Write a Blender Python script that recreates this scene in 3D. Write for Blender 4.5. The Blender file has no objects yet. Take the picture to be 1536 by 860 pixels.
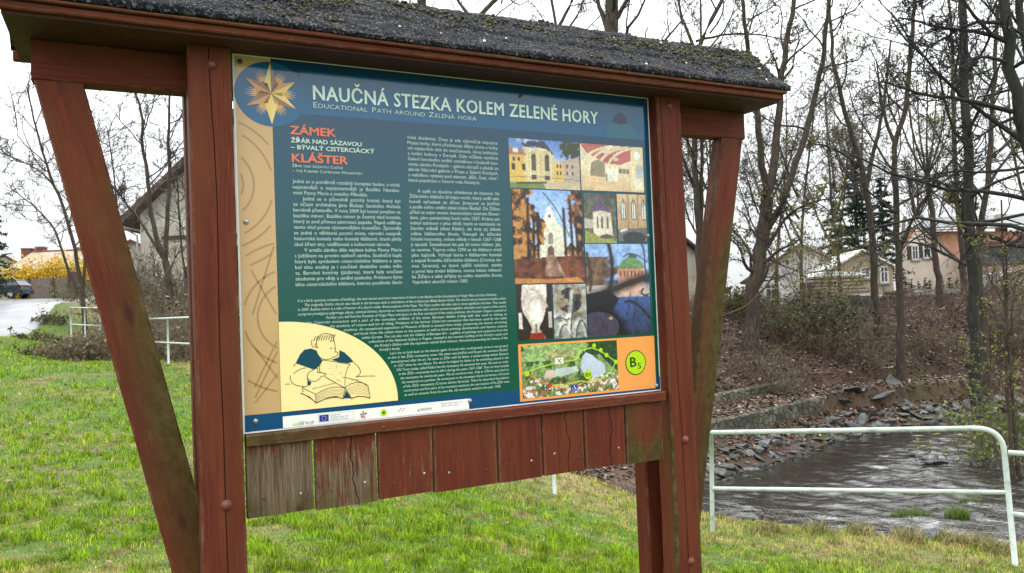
import bpy, math, random
import numpy as np
from mathutils import Vector, Matrix
from mathutils import noise as mnoise

SC = bpy.context.scene
COL = SC.collection
# ------------------------------------------------------------------ camera
F_PX = 1150.0
PITCH, ROLL, BYAW = math.radians(1.4426), math.radians(-2.2117), math.radians(26.7964)
_fw = np.array([0, math.cos(PITCH), math.sin(PITCH)])
_r = np.array([1.0, 0, 0]); _u = np.cross(_r, _fw)
_c, _s = math.cos(ROLL), math.sin(ROLL)
_r, _u = _c*_r + _s*_u, -_s*_r + _c*_u
CAM = np.array([0, 0, 1.6])
cd = bpy.data.cameras.new('camera'); cam = bpy.data.objects.new('camera', cd); COL.objects.link(cam)
cd.sensor_width = 36; cd.lens = 36*F_PX/1536; cd.clip_start = 0.05; cd.clip_end = 3000
cam.matrix_world = Matrix(((_r[0], _u[0], -_fw[0], CAM[0]), (_r[1], _u[1], -_fw[1], CAM[1]), (_r[2], _u[2], -_fw[2], CAM[2]), (0, 0, 0, 1)))
SC.camera = cam
# ------------------------------------------------------------------ sky, sun, exposure
W = bpy.data.worlds.new('World'); SC.world = W; W.use_nodes = True
nt = W.node_tree; nt.nodes.clear()
def N(t, ty, **kw):
    n = t.nodes.new(ty)
    for k, v in kw.items(): setattr(n, k, v)
    return n
SUN_EL, SUN_AZ = math.radians(64), math.radians(18)      # azimuth clockwise from +Y: high, veiled by cloud, a little behind the board
sky = N(nt, 'ShaderNodeTexSky', sky_type='NISHITA', sun_disc=False, sun_elevation=SUN_EL, sun_rotation=SUN_AZ, dust_density=4, air_density=1.2)
bw = N(nt, 'ShaderNodeHueSaturation'); bw.inputs['Saturation'].default_value = 0.12
tc = N(nt, 'ShaderNodeTexCoord'); sx = N(nt, 'ShaderNodeSeparateXYZ')
mr = N(nt, 'ShaderNodeMapRange'); mr.inputs['From Min'].default_value = -0.05; mr.inputs['From Max'].default_value = 0.85
mr.inputs['To Min'].default_value = 7.0; mr.inputs['To Max'].default_value = 35.0
cl = N(nt, 'ShaderNodeTexNoise'); cl.inputs['Scale'].default_value = 2.2; cl.inputs['Detail'].default_value = 5
clr = N(nt, 'ShaderNodeMapRange'); clr.inputs['From Min'].default_value = .3; clr.inputs['From Max'].default_value = .7
clr.inputs['To Min'].default_value = .80; clr.inputs['To Max'].default_value = 1.14
mu = N(nt, 'ShaderNodeMath', operation='MULTIPLY')
cc = N(nt, 'ShaderNodeVectorMath', operation='SCALE'); cc.inputs[0].default_value = (.965, 1.0, 1.03)
mx = N(nt, 'ShaderNodeMix', data_type='RGBA'); mx.inputs['Factor'].default_value = 0.9
bg = N(nt, 'ShaderNodeBackground'); bg.inputs['Strength'].default_value = 0.1
wo = N(nt, 'ShaderNodeOutputWorld'); lk = nt.links.new
lk(sky.outputs[0], bw.inputs['Color']); lk(tc.outputs['Generated'], sx.inputs[0]); lk(sx.outputs['Z'], mr.inputs['Value'])
lk(tc.outputs['Generated'], cl.inputs['Vector']); lk(cl.outputs[0], clr.inputs['Value'])
lk(mr.outputs[0], mu.inputs[0]); lk(clr.outputs[0], mu.inputs[1]); lk(mu.outputs[0], cc.inputs['Scale'])
lk(bw.outputs[0], mx.inputs['A']); lk(cc.outputs[0], mx.inputs['B']); lk(mx.outputs['Result'], bg.inputs['Color']); lk(bg.outputs[0], wo.inputs[0])
sd = bpy.data.lights.new('sun', 'SUN'); sd.energy = 2.0; sd.angle = math.radians(55); sd.color = (1, .97, .92)
so = bpy.data.objects.new('sun', sd); COL.objects.link(so)
_sd = Vector((math.sin(SUN_AZ)*math.cos(SUN_EL), math.cos(SUN_AZ)*math.cos(SUN_EL), math.sin(SUN_EL)))
so.rotation_euler = _sd.to_track_quat('Z', 'Y').to_euler(); so.location = (0, 0, 60)
VS = SC.view_settings; VS.view_transform = 'Standard'; VS.look = 'None'; VS.gamma = 1; VS.exposure = 0.18; VS.use_curve_mapping = False
SC.cycles.max_bounces = 6; SC.cycles.diffuse_bounces = 3; SC.cycles.glossy_bounces = 3; SC.cycles.transparent_max_bounces = 8
SC.cycles.use_denoising = True

# ------------------------------------------------------------------ helpers
rng = np.random.default_rng(7); random.seed(7)
def P(px, py, t):
    "a point the photo's pixel looks through, t metres deep"
    return CAM + t*((px-768)/F_PX*_r + (430-py)/F_PX*_u + _fw)
def lin(*c):
    c = np.array(c, float)/255
    return tuple(np.where(c <= .04045, c/12.92, ((c+.055)/1.055)**2.4))
def tag(o, label=None, cat=None, group=None, kind=None):
    if label: o['label'] = label
    if cat: o['category'] = cat
    if group: o['group'] = group
    if kind: o['kind'] = kind
    return o
def empty(name, loc, rz=0):
    o = bpy.data.objects.new(name, None); COL.objects.link(o); o.location = loc; o.rotation_euler = (0, 0, rz); o.empty_display_size = .2
    return o
def link(name, me, parent=None, loc=None):
    o = bpy.data.objects.new(name, me); COL.objects.link(o)
    if parent: o.parent = parent
    if loc is not None: o.location = loc
    return o
def mesh(name, V, F, mats, col=None, ccol=None, smooth=False, attrs=None, midx=None):
    me = bpy.data.meshes.new(name); V = np.asarray(V, np.float32).reshape(-1, 3)
    if isinstance(F, np.ndarray):
        m, k = F.shape
        me.vertices.add(len(V)); me.vertices.foreach_set('co', V.ravel())
        me.loops.add(m*k); me.loops.foreach_set('vertex_index', F.astype(np.int32).ravel())
        me.polygons.add(m); me.polygons.foreach_set('loop_start', np.arange(0, m*k, k, dtype=np.int32))
    else:
        me.from_pydata(V.tolist(), [], F)
    for m_ in (mats if isinstance(mats, (list, tuple)) else [mats]): me.materials.append(m_)
    if midx is not None: me.polygons.foreach_set('material_index', np.asarray(midx, np.int32))
    if smooth: me.polygons.foreach_set('use_smooth', np.ones(len(me.polygons), bool))
    def ca(dom, c):
        a = me.color_attributes.new('Col', 'FLOAT_COLOR', dom); c = np.asarray(c, np.float32)
        a.data.foreach_set('color', np.concatenate([c, np.ones((len(c), 1), np.float32)], 1).ravel())
    if col is not None: ca('POINT', col)
    if ccol is not None: ca('CORNER', ccol)
    for k_, v in (attrs or {}).items():
        v = np.asarray(v, np.float32)
        if v.ndim == 2: me.attributes.new(k_, 'FLOAT_VECTOR', 'POINT').data.foreach_set('vector', v.ravel())
        else: me.attributes.new(k_, 'FLOAT', 'POINT').data.foreach_set('value', v)
    me.update(calc_edges=True); me.validate()
    return me
def join(parts):
    "[(V,F)] with equal face size -> V, F"
    Vs, Fs, o = [], [], 0
    for V, F in parts: Vs.append(V); Fs.append(F+o); o += len(V)
    return np.concatenate(Vs), np.concatenate(Fs)
def tubes(pts, rad, sides=3, caps=False):
    "pts (M,n,3), rad (M,n) -> V, F of M tubes"
    M, n, _ = pts.shape
    t = np.gradient(pts, axis=1); t /= np.linalg.norm(t, axis=2, keepdims=True)+1e-9
    ref = np.where(np.abs(t[..., 2:3]) > .9, np.array([1., 0, 0]), np.array([0, 0, 1.]))
    a = np.cross(t, ref); a /= np.linalg.norm(a, axis=2, keepdims=True)+1e-9; b = np.cross(t, a)
    an = np.arange(sides)*2*np.pi/sides
    V = pts[:, :, None, :] + rad[:, :, None, None]*(np.cos(an)[:, None]*a[:, :, None, :] + np.sin(an)[:, None]*b[:, :, None, :])
    i = np.arange(M)[:, None, None]*n*sides + np.arange(n-1)[None, :, None]*sides; k = np.arange(sides)[None, None, :]; k2 = (k+1) % sides
    F = np.stack([i+k, i+k2, i+k2+sides, i+k+sides], -1).reshape(-1, 4)
    return V.reshape(-1, 3), F
def resample(pts, n):
    pts = np.asarray(pts, float); d = np.r_[0, np.cumsum(np.linalg.norm(np.diff(pts, axis=0), axis=1))]
    # smooth catmull-like: interpolate linearly then soften
    q = np.linspace(0, d[-1], n); o = np.stack([np.interp(q, d, pts[:, i]) for i in range(3)], 1)
    for _ in range(2): o[1:-1] = .25*o[:-2]+.5*o[1:-1]+.25*o[2:]
    return o
def vnoise(x, y, seed=0):
    xi, yi = np.floor(x), np.floor(y); xf, yf = x-xi, y-yi
    def h(a, b):
        s = np.sin(a*127.1+b*311.7+seed*74.7)*43758.5453
        return s-np.floor(s)
    u, v = xf*xf*(3-2*xf), yf*yf*(3-2*yf)
    return (h(xi, yi)*(1-u)+h(xi+1, yi)*u)*(1-v)+(h(xi, yi+1)*(1-u)+h(xi+1, yi+1)*u)*v
def fbm(x, y, o=4, seed=0):
    s, a, t = 0, 1, 0
    for i in range(o): s = s+a*vnoise(x*2**i, y*2**i, seed+i); t += a; a *= .5
    return s/t
def sstep(a, b, x): t = np.clip((x-a)/(b-a), 0, 1); return t*t*(3-2*t)
NTH = ['leftmost', 'second from left', 'third from left', 'fourth from left', 'fifth from left', 'sixth from left', 'seventh from left', 'eighth from left', 'rightmost']
class MB:
    "collects simple shapes into one mesh"
    def __init__(s): s.V, s.F = [], []
    def add(s, V, F):
        o = len(s.V); s.V += [tuple(v) for v in V]; s.F += [[i+o for i in f] for f in F]; return s
    def box(s, c, size, rz=0, bev=0, M=None):
        x, y, z = [q/2 for q in size]
        vs = [(-x, -y, -z), (x, -y, -z), (x, y, -z), (-x, y, -z), (-x, -y, z), (x, -y, z), (x, y, z), (-x, y, z)]
        fs = [(0, 3, 2, 1), (4, 5, 6, 7), (0, 1, 5, 4), (1, 2, 6, 5), (2, 3, 7, 6), (3, 0, 4, 7)]
        R = Matrix.Rotation(rz, 3, 'Z') if M is None else M
        return s.add([R @ Vector(v)+Vector(c) for v in vs], fs)
    def prism(s, prof, y0, y1, f=None):
        "profile (x,z) extruded in y"
        n = len(prof); vs = [(p[0], y0, p[1]) for p in prof]+[(p[0], y1, p[1]) for p in prof]
        if f: vs = [f(v) for v in vs]
        fs = [list(range(n)), list(range(2*n-1, n-1, -1))]+[[i, i+n, (i+1) % n+n, (i+1) % n] for i in range(n)]
        return s.add(vs, fs)
    def cyl(s, p0, p1, r0, r1=None, n=12):
        r0 = float(r0); r1 = r0 if r1 is None else float(r1); p0, p1 = Vector(p0), Vector(p1); t = (p1-p0).normalized()
        a = t.orthogonal().normalized(); b = t.cross(a)
        vs = [p0+r0*(math.cos(i*2*math.pi/n)*a+math.sin(i*2*math.pi/n)*b) for i in range(n)]+[p1+r1*(math.cos(i*2*math.pi/n)*a+math.sin(i*2*math.pi/n)*b) for i in range(n)]
        return s.add(vs, [list(range(n-1, -1, -1)), list(range(n, 2*n))]+[[i, (i+1) % n, (i+1) % n+n, i+n] for i in range(n)])
    def pipe(s, pts, r, n=10):
        pts = np.array(pts, float); V, F = tubes(pts[None], np.full((1, len(pts)), r), n); m = len(pts)
        s.add(V, F.tolist()+[list(range(n)), [i+(m-1)*n for i in range(n-1, -1, -1)]]); return s
    def dome(s, c, nrm, r, h, n=12, m=4):
        nrm = Vector(nrm).normalized(); a = nrm.orthogonal().normalized(); b = nrm.cross(a); c = Vector(c); vs, fs = [], []
        for j in range(m):
            t = j/m*math.pi/2
            vs += [c+r*math.cos(t)*(math.cos(i*2*math.pi/n)*a+math.sin(i*2*math.pi/n)*b)+h*math.sin(t)*nrm for i in range(n)]
        vs.append(c+h*nrm)
        for j in range(m-1): fs += [[j*n+i, j*n+(i+1) % n, (j+1)*n+(i+1) % n, (j+1)*n+i] for i in range(n)]
        fs += [[(m-1)*n+i, (m-1)*n+(i+1) % n, m*n] for i in range(n)]
        return s.add(vs, fs)
    def build(s, name, mat, parent=None, smooth=False, loc=None):
        return link(name, mesh(name, s.V, s.F, mat, smooth=smooth), parent, loc)

# ------------------------------------------------------------------ materials
def newmat(name):
    m = bpy.data.materials.new(name); m.use_nodes = True; t = m.node_tree
    return m, t, t.nodes['Principled BSDF']
def ramp(t, stops):
    r = N(t, 'ShaderNodeValToRGB'); e = r.color_ramp.elements
    while len(e) < len(stops): e.new(.5)
    for i, (p, c) in enumerate(stops): e[i].position = p; e[i].color = (*c, 1) if len(c) == 3 else c
    return r
def pm(name, c1, c2, scale=6, rough=.7, bump=.2, bscale=None, stretch=(1, 1, 1), spec=.4, metal=0, lo=.35, hi=.65):
    "two-tone noisy surface"
    m, t, b = newmat(name); L = t.links.new
    tc = N(t, 'ShaderNodeTexCoord'); mp = N(t, 'ShaderNodeMapping'); mp.inputs['Scale'].default_value = stretch
    L(tc.outputs['Object'], mp.inputs['Vector'])
    n1 = N(t, 'ShaderNodeTexNoise'); n1.inputs['Scale'].default_value = scale; n1.inputs['Detail'].default_value = 6; n1.inputs['Roughness'].default_value = .6
    L(mp.outputs[0], n1.inputs['Vector']); r = ramp(t, [(lo, c1), (hi, c2)]); L(n1.outputs[0], r.inputs[0]); L(r.outputs[0], b.inputs['Base Color'])
    b.inputs['Roughness'].default_value = rough; b.inputs['Specular IOR Level'].default_value = spec; b.inputs['Metallic'].default_value = metal
    if bump:
        n2 = N(t, 'ShaderNodeTexNoise'); n2.inputs['Scale'].default_value = bscale or scale*5; n2.inputs['Detail'].default_value = 5
        bp = N(t, 'ShaderNodeBump'); bp.inputs['Strength'].default_value = bump; bp.inputs['Distance'].default_value = .02
        L(mp.outputs[0], n2.inputs['Vector']); L(n2.outputs[0], bp.inputs['Height']); L(bp.outputs[0], b.inputs['Normal'])
    return m
def vc(name, rough=.8, spec=.3, var=0, vscale=30, bump=0, trans=0):
    "surface coloured by the mesh's own colour attribute"
    m, t, b = newmat(name); L = t.links.new
    a = N(t, 'ShaderNodeAttribute', attribute_name='Col'); src = a.outputs['Color']
    b.inputs['Roughness'].default_value = rough; b.inputs['Specular IOR Level'].default_value = spec
    if var or bump:
        tc = N(t, 'ShaderNodeTexCoord'); n1 = N(t, 'ShaderNodeTexNoise'); n1.inputs['Scale'].default_value = vscale; n1.inputs['Detail'].default_value = 8; n1.inputs['Roughness'].default_value = .7
        L(tc.outputs['Object'], n1.inputs['Vector'])
        mr = N(t, 'ShaderNodeMapRange'); mr.inputs['From Min'].default_value = .3; mr.inputs['From Max'].default_value = .7
        mr.inputs['To Min'].default_value = 1-var; mr.inputs['To Max'].default_value = 1+var; L(n1.outputs[0], mr.inputs['Value'])
        vm = N(t, 'ShaderNodeVectorMath', operation='SCALE'); L(src, vm.inputs[0]); L(mr.outputs[0], vm.inputs['Scale']); src = vm.outputs[0]
        if bump:
            bp = N(t, 'ShaderNodeBump'); bp.inputs['Strength'].default_value = bump; bp.inputs['Distance'].default_value = .05
            L(n1.outputs[0], bp.inputs['Height']); L(bp.outputs[0], b.inputs['Normal'])
    L(src, b.inputs['Base Color'])
    if trans:
        o = t.nodes['Material Output']; tr = N(t, 'ShaderNodeBsdfTranslucent'); L(src, tr.inputs['Color'])
        ms = N(t, 'ShaderNodeMixShader'); ms.inputs[0].default_value = trans; L(b.outputs[0], ms.inputs[1]); L(tr.outputs[0], ms.inputs[2]); L(ms.outputs[0], o.inputs['Surface'])
    return m
def wood_mat():
    m, t, b = newmat('red_painted_wood'); L = t.links.new
    def attr(n): return N(t, 'ShaderNodeAttribute', attribute_name=n)
    gr = attr('gr')
    def nz(sc, det=5, rough=.6, dist=0):
        mp = N(t, 'ShaderNodeMapping'); mp.inputs['Scale'].default_value = sc; L(gr.outputs['Vector'], mp.inputs['Vector'])
        n = N(t, 'ShaderNodeTexNoise'); n.inputs['Scale'].default_value = 1; n.inputs['Detail'].default_value = det; n.inputs['Roughness'].default_value = rough; n.inputs['Distortion'].default_value = dist
        L(mp.outputs[0], n.inputs['Vector']); return n.outputs[0]
    def mixc(f, a, c):
        x = N(t, 'ShaderNodeMix', data_type='RGBA'); L(f, x.inputs['Factor'])
        for s, q in ((x.inputs['A'], a), (x.inputs['B'], c)):
            if isinstance(q, tuple): s.default_value = (*q, 1)
            else: L(q, s)
        return x.outputs['Result']
    def ms(op, a, c=None, d=None):
        x = N(t, 'ShaderNodeMath', operation=op)
        for i, q in enumerate((a, c, d)):
            if q is None: continue
            if isinstance(q, (int, float)): x.inputs[i].default_value = q
            else: L(q, x.inputs[i])
        return x.outputs[0]
    def rng_(v, a, c, lo=0., hi=1.):
        x = N(t, 'ShaderNodeMapRange', interpolation_type='SMOOTHSTEP'); L(v, x.inputs['Value'])
        for k, q in (('From Min', a), ('From Max', c), ('To Min', lo), ('To Max', hi)): x.inputs[k].default_value = q
        return x.outputs[0]
    g1 = nz((150, 150, 6), 8, .78, .8); g2 = nz((420, 420, 9), 4, .6); g0 = nz((38, 38, 1.3), 4, .55, .4); big = nz((9, 9, 2.2), 4, .6); spots = nz((34, 34, 22), 6, .7)
    paint = mixc(rng_(g1, .3, .72), (.068, .012, .008), (.195, .039, .019))
    paint = mixc(rng_(g0, .32, .66, 0, .75), paint, (.085, .019, .012))
    paint = mixc(rng_(big, .35, .75, 0, .6), paint, (.15, .046, .016))
    bare = mixc(rng_(g1, .32, .7), (.045, .028, .017), (.23, .165, .105))
    wear = attr('wear').outputs['Fac']
    wmask = rng_(ms('ADD', ms('MULTIPLY', g1, .9), ms('ADD', ms('MULTIPLY', spots, .45), wear)), .80, 1.0)
    c = mixc(wmask, paint, bare)
    alg = attr('algae').outputs['Fac']
    amask = ms('MULTIPLY', rng_(ms('ADD', ms('ADD', ms('MULTIPLY', big, .55), ms('MULTIPLY', g1, .5)), alg), .52, .98), .92)
    c = mixc(amask, c, mixc(rng_(spots, .35, .7), (.048, .034, .009), (.085, .072, .02)))
    crk = ms('ABSOLUTE', attr('crk').outputs['Fac']); cm = rng_(crk, .0006, .0019, 1, 0)
    c = mixc(cm, c, (.008, .003, .003))
    ew = attr('edge').outputs['Fac']; em = rng_(ms('ADD', ew, ms('MULTIPLY', spots, .9)), 1.14, 1.36, 0, .4); c = mixc(em, c, (.20, .115, .075))
    # knots
    mp = N(t, 'ShaderNodeMapping'); mp.inputs['Scale'].default_value = (7.5, 7.5, 2.6); L(gr.outputs['Vector'], mp.inputs['Vector'])
    vo = N(t, 'ShaderNodeTexVoronoi'); vo.inputs['Scale'].default_value = 1; vo.inputs['Randomness'].default_value = 1; L(mp.outputs[0], vo.inputs['Vector'])
    km = rng_(vo.outputs['Distance'], .05, .13, .75, 0); c = mixc(km, c, (.045, .012, .009))
    L(c, b.inputs['Base Color'])
    rr = N(t, 'ShaderNodeMapRange'); L(spots, rr.inputs['Value']); rr.inputs['To Min'].default_value = .45; rr.inputs['To Max'].default_value = .75
    L(rr.outputs[0], b.inputs['Roughness']); b.inputs['Specular IOR Level'].default_value = .14
    h = ms('SUBTRACT', ms('ADD', ms('MULTIPLY', g1, .6), ms('MULTIPLY', g2, .4)), ms('MULTIPLY', cm, 3))
    bp = N(t, 'ShaderNodeBump'); bp.inputs['Strength'].default_value = .7; bp.inputs['Distance'].default_value = .003; L(h, bp.inputs['Height']); L(bp.outputs[0], b.inputs['Normal'])
    return m
M = {}
M['wood'] = wood_mat()
M['bolt'] = pm('painted_bolt', (.12, .028, .02), (.2, .05, .035), 40, .4, .1)
M['steel'] = pm('screw_steel', (.3, .3, .29), (.5, .5, .48), 60, .35, .05, metal=.7)
M['rust'] = pm('rusty_screw', (.05, .02, .012), (.12, .05, .03), 80, .7, .1)
M['white'] = pm('white_edge', (.7, .7, .68), (.8, .8, .78), 20, .5, 0)
M['leaf'] = vc('foliage', .6, .25, trans=.3)
M['litter'] = vc('dead_leaves', .6, .35)
M['grassm'] = vc('grass_blades', .5, .12, trans=.35)
M['ground'] = vc('soil', .85, .25, var=.45, vscale=9, bump=.6)
def rock_mat():
    m, t, b = newmat('mixed_bank_stone'); L = t.links.new; tc = N(t, 'ShaderNodeTexCoord'); oi = N(t, 'ShaderNodeObjectInfo')
    n1 = N(t, 'ShaderNodeTexNoise'); n1.inputs['Scale'].default_value = 2.4; n1.inputs['Detail'].default_value = 8; L(tc.outputs['Object'], n1.inputs['Vector']); r = ramp(t, [(.35, (.014, .015, .013)), (.66, (.09, .093, .088))]); L(n1.outputs[0], r.inputs[0])
    r2 = ramp(t, [(0, (.35, .32, .28)), (.5, (.8, .85, .82)), (1, (1.5, 1.55, 1.6))]); L(oi.outputs['Random'], r2.inputs[0]); x = N(t, 'ShaderNodeMix', data_type='RGBA', blend_type='MULTIPLY'); x.inputs['Factor'].default_value = 1; L(r.outputs[0], x.inputs['A']); L(r2.outputs[0], x.inputs['B'])
    n2 = N(t, 'ShaderNodeTexNoise'); n2.inputs['Scale'].default_value = 1.1; n2.inputs['Detail'].default_value = 6; L(tc.outputs['Object'], n2.inputs['Vector']); r3 = ramp(t, [(.52, (0, 0, 0)), (.64, (1, 1, 1))]); L(n2.outputs[0], r3.inputs[0])
    y = N(t, 'ShaderNodeMix', data_type='RGBA'); L(r3.outputs[0], y.inputs['Factor']); L(x.outputs['Result'], y.inputs['A']); y.inputs['B'].default_value = (.045, .042, .018, 1); L(y.outputs['Result'], b.inputs['Base Color'])
    b.inputs['Roughness'].default_value = .38; b.inputs['Specular IOR Level'].default_value = .45; bp = N(t, 'ShaderNodeBump'); bp.inputs['Strength'].default_value = .8; bp.inputs['Distance'].default_value = .05; L(n1.outputs[0], bp.inputs['Height']); L(bp.outputs[0], b.inputs['Normal'])
    return m
def bark(name, c1, c2, moss, amt):
    m, t, b = newmat(name); L = t.links.new
    tc = N(t, 'ShaderNodeTexCoord'); mp = N(t, 'ShaderNodeMapping'); mp.inputs['Scale'].default_value = (9, 9, 2.5); L(tc.outputs['Object'], mp.inputs['Vector'])
    n1 = N(t, 'ShaderNodeTexNoise'); n1.inputs['Scale'].default_value = 1.6; n1.inputs['Detail'].default_value = 7; L(mp.outputs[0], n1.inputs['Vector'])
    r = ramp(t, [(.3, c1), (.7, c2)]); L(n1.outputs[0], r.inputs[0])
    n2 = N(t, 'ShaderNodeTexNoise'); n2.inputs['Scale'].default_value = .9; n2.inputs['Detail'].default_value = 5; L(tc.outputs['Object'], n2.inputs['Vector'])
    r2 = ramp(t, [(.5-amt*.25, (0, 0, 0)), (.72, (1, 1, 1))]); L(n2.outputs[0], r2.inputs[0])
    x = N(t, 'ShaderNodeMix', data_type='RGBA'); L(r2.outputs[0], x.inputs['Factor']); L(r.outputs[0], x.inputs['A']); x.inputs['B'].default_value = (*moss, 1)
    L(x.outputs['Result'], b.inputs['Base Color']); b.inputs['Roughness'].default_value = .8; b.inputs['Specular IOR Level'].default_value = .25
    bp = N(t, 'ShaderNodeBump'); bp.inputs['Strength'].default_value = .8; bp.inputs['Distance'].default_value = .03; L(n1.outputs[0], bp.inputs['Height']); L(bp.outputs[0], b.inputs['Normal'])
    return m
M['bark'] = bark('bark_brown', (.026, .018, .014), (.09, .066, .05), (.05, .052, .026), .05)
M['bark_dark'] = bark('bark_dark', (.012, .011, .010), (.04, .036, .032), (.03, .04, .02), .1)
M['twig'] = pm('twig_bark', (.03, .023, .02), (.07, .055, .043), 4, .8, 0)
M['twig_tan'] = pm('dry_stems', (.09, .066, .042), (.18, .135, .09), 4, .8, 0)
M['pipe'] = pm('pale_green_paint', (.28, .33, .29), (.50, .56, .51), 9, .4, .12, 60, lo=.28, hi=.5)
M['concrete'] = pm('grey_concrete', (.2, .19, .17), (.33, .32, .29), 2, .85, .2)
M['road'] = pm('wet_asphalt', (.10, .103, .107), (.2, .2, .205), 1.2, .28, .1, 30, spec=.6)
M['kerb'] = pm('kerb_stone', (.34, .34, .33), (.5, .5, .49), 4, .6, .1)
M['rock'] = rock_mat()
M['rockwet'] = pm('dark_wet_stone', (.02, .02, .02), (.07, .07, .065), 4, .25, .5, 14, spec=.6)
# ------------------------------------------------------------------ the ground: one sheet, meadow, channel, far bank
NEAR = np.array([(40, -8), (14, 1), (9, 4), (6.2, 6.9), (4.9, 7.75), (3.5, 8.15), (2.5, 8.55), (1.5, 9.4), (.9, 10.4), (-2.8, 13.6), (-7.3, 18.3), (-11.8, 24.2), (-16, 30), (-24, 40), (-45, 60)], float)
FAR = np.array([(90, 36), (30, 24.5), (16, 22.9), (12.35, 22.2), (9.4, 20.8), (6.2, 17.8), (4.1, 16.1), (1.5, 15.0), (-1, 16), (-5, 20.5), (-10, 27), (-14, 33), (-22, 44), (-40, 64)], float)
WATER_Z = -2.2
def sdist(poly, x, y):
    best = np.full(x.shape, 1e9); sg = np.zeros(x.shape)
    for a, b in zip(poly[:-1], poly[1:]):
        d = b-a; t = np.clip(((x-a[0])*d[0]+(y-a[1])*d[1])/(d@d), 0, 1)
        qx, qy = x-a[0]-t*d[0], y-a[1]-t*d[1]; D = np.hypot(qx, qy); cr = d[0]*qy-d[1]*qx
        m = D < best-1e-9; best = np.where(m, D, best); sg = np.where(m, np.where(cr > 0, -1., 1.), sg)
    return best*sg
CT = [(0, 0, 0), (-3, 1, .05), (3, 1, -.28), (2.0, 8.05, -.89), (4.8, 7.5, -.95), (4.43, 7.0, -.92), (.42, 9.36, -.7), (-7.76, 17.2, .57), (-12.3, 22.8, .62), (-14.5, 26, 1.1),
      (-50, 60, 3.8), (-38.5, 60, 3.58), (-20, 45, 2.4), (-60, 20, 3), (-30, 10, 1.8), (-10, -12, .3), (10, -12, -.7), (60, 0, -1), (-15, 80, 3.0), (-60, 95, 4.2), (20, -60, 0), (-60, -60, 1), (-14, 41, 1.9), (9, 3.5, -1.0), (-38.9, 66, 3.6), (-25, 40, 2.35), (-42, 40, 2.5), (-60, 42, 2.7), (-22, 24, 1.45), (-36, 22, 1.6), (-50, 62, 3.6)]
for px, py, t, z in ((150, 860, 4.9, None), (650, 860, 5.0, None), (900, 860, 5.8, None), (1200, 860, 6.6, None), (0, 640, 11, None), (0, 500, 22, None), (110, 455, 30, None), (150, 680, 8.8, None), (470, 790, 6.6, None), (300, 553, 16.2, None)):
    CT.append(tuple(P(px, py, t)))
CT = np.array(CT)
def _tps(r): return np.where(r > 0, r*r*np.log(np.maximum(r, 1e-9)), 0)
_A = _tps(np.hypot(CT[:, None, 0]-CT[None, :, 0], CT[:, None, 1]-CT[None, :, 1]))+np.eye(len(CT))*4.0
_Q = np.c_[np.ones(len(CT)), CT[:, :2]]
_S = np.linalg.solve(np.block([[_A, _Q], [_Q.T, np.zeros((3, 3))]]), np.r_[CT[:, 2], 0, 0, 0])
def meadow(x, y):
    z = _S[-3]+_S[-2]*x+_S[-1]*y
    for w, c in zip(_S[:-3], CT): z = z+w*_tps(np.hypot(x-c[0], y-c[1]))
    return np.clip(z, -2.0, 4.5)
def ground(x, y, detail=True, parts=False):
    x = np.asarray(x, float); y = np.asarray(y, float)
    sn, sf = sdist(NEAR, x, y), sdist(FAR, x, y)
    m = meadow(x, y)
    if detail: m = m+.05*(fbm(x*1.1, y*1.1, 3, 3)-.5)+.022*(fbm(x*5, y*5, 2, 9)-.5)
    z = np.where(sn < 0, m, m+(-2.65-m)*sstep(0, .75, sn))
    crest = 1.0-.45*np.exp(-((x-13)/2.6)**2)
    far = np.interp(sf, [-.6, 0, 1.1, 1.25, 1.35, 2.15, 2.3, 2.4], [-2.65, -2.25, -1.8, -1.75, -1.3, -1.2, -1.15, -.88])
    up = -.88+(crest+.88)*sstep(2.2, 6.4, sf)*.5+(crest+.88)*.5*np.clip((sf-2.3)/4.2, 0, 1)
    far = np.where(sf > 2.4, up, far)+np.clip(sf-10, 0, 40)*.002
    if detail: far = far+sstep(2.4, 4, sf)*(.5*(fbm(x*.55, y*.55, 3, 21)-.5)+.12*(fbm(x*2.4, y*2.4, 3, 5)-.5))*np.clip(1-(sf-14)/10, .25, 1)
    z = np.where(sf > -.6, np.maximum(z*(sf < 0)-9*(sf >= 0), far), z)
    w = sstep(-6.5, -11, x)*sstep(19, 27, y)                       # upstream the channel closes among the bushes
    z = z*(1-w)+(m+.0)*w
    spit = -2.75+1.5*np.exp(-(((x-13.4)/1.9)**2+((y-16.9)/2.6)**2)**1.5)
    z = np.where((sn > .3) & (sf < 0), np.maximum(z, spit), z)
    return (z, sn, sf, w) if parts else z
def gz(x, y): return float(ground(np.array([x]), np.array([y]))[0])
def axis(a, b, st, lo, hi, k=26):
    m = np.arange(a, b, st); g = np.geomspace(st, 1, k)
    l = a-(np.geomspace(1, 1+(a-lo), k)-1)[1:][::-1]; h = m[-1]+(np.geomspace(1, 1+(hi-b), k)-1)[1:]
    return np.r_[l, m, h]
def grid(xs, ys):
    X, Y = np.meshgrid(xs, ys); n, m = X.shape
    i = (np.arange(n-1)[:, None]*m+np.arange(m-1)[None, :]).ravel()
    return X, Y, np.stack([i, i+1, i+1+m, i+m], 1)
X, Y, Fg = grid(axis(-13, 19, .13, -420, 420, 40), axis(2, 31, .13, -150, 520, 40))
Z, SN, SF, WW = ground(X, Y, parts=True)
n1 = fbm(X*.9, Y*.9, 4, 31); n2 = fbm(X*3.1, Y*3.1, 3, 44)
def C3(*c): return np.array(c)
def mixv(a, b, f): return a*(1-f[..., None])+b*f[..., None]
cg = mixv(C3(.055, .105, .014)+0*X[..., None], C3(.11, .115, .035), sstep(.5, .68, n1))
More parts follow.
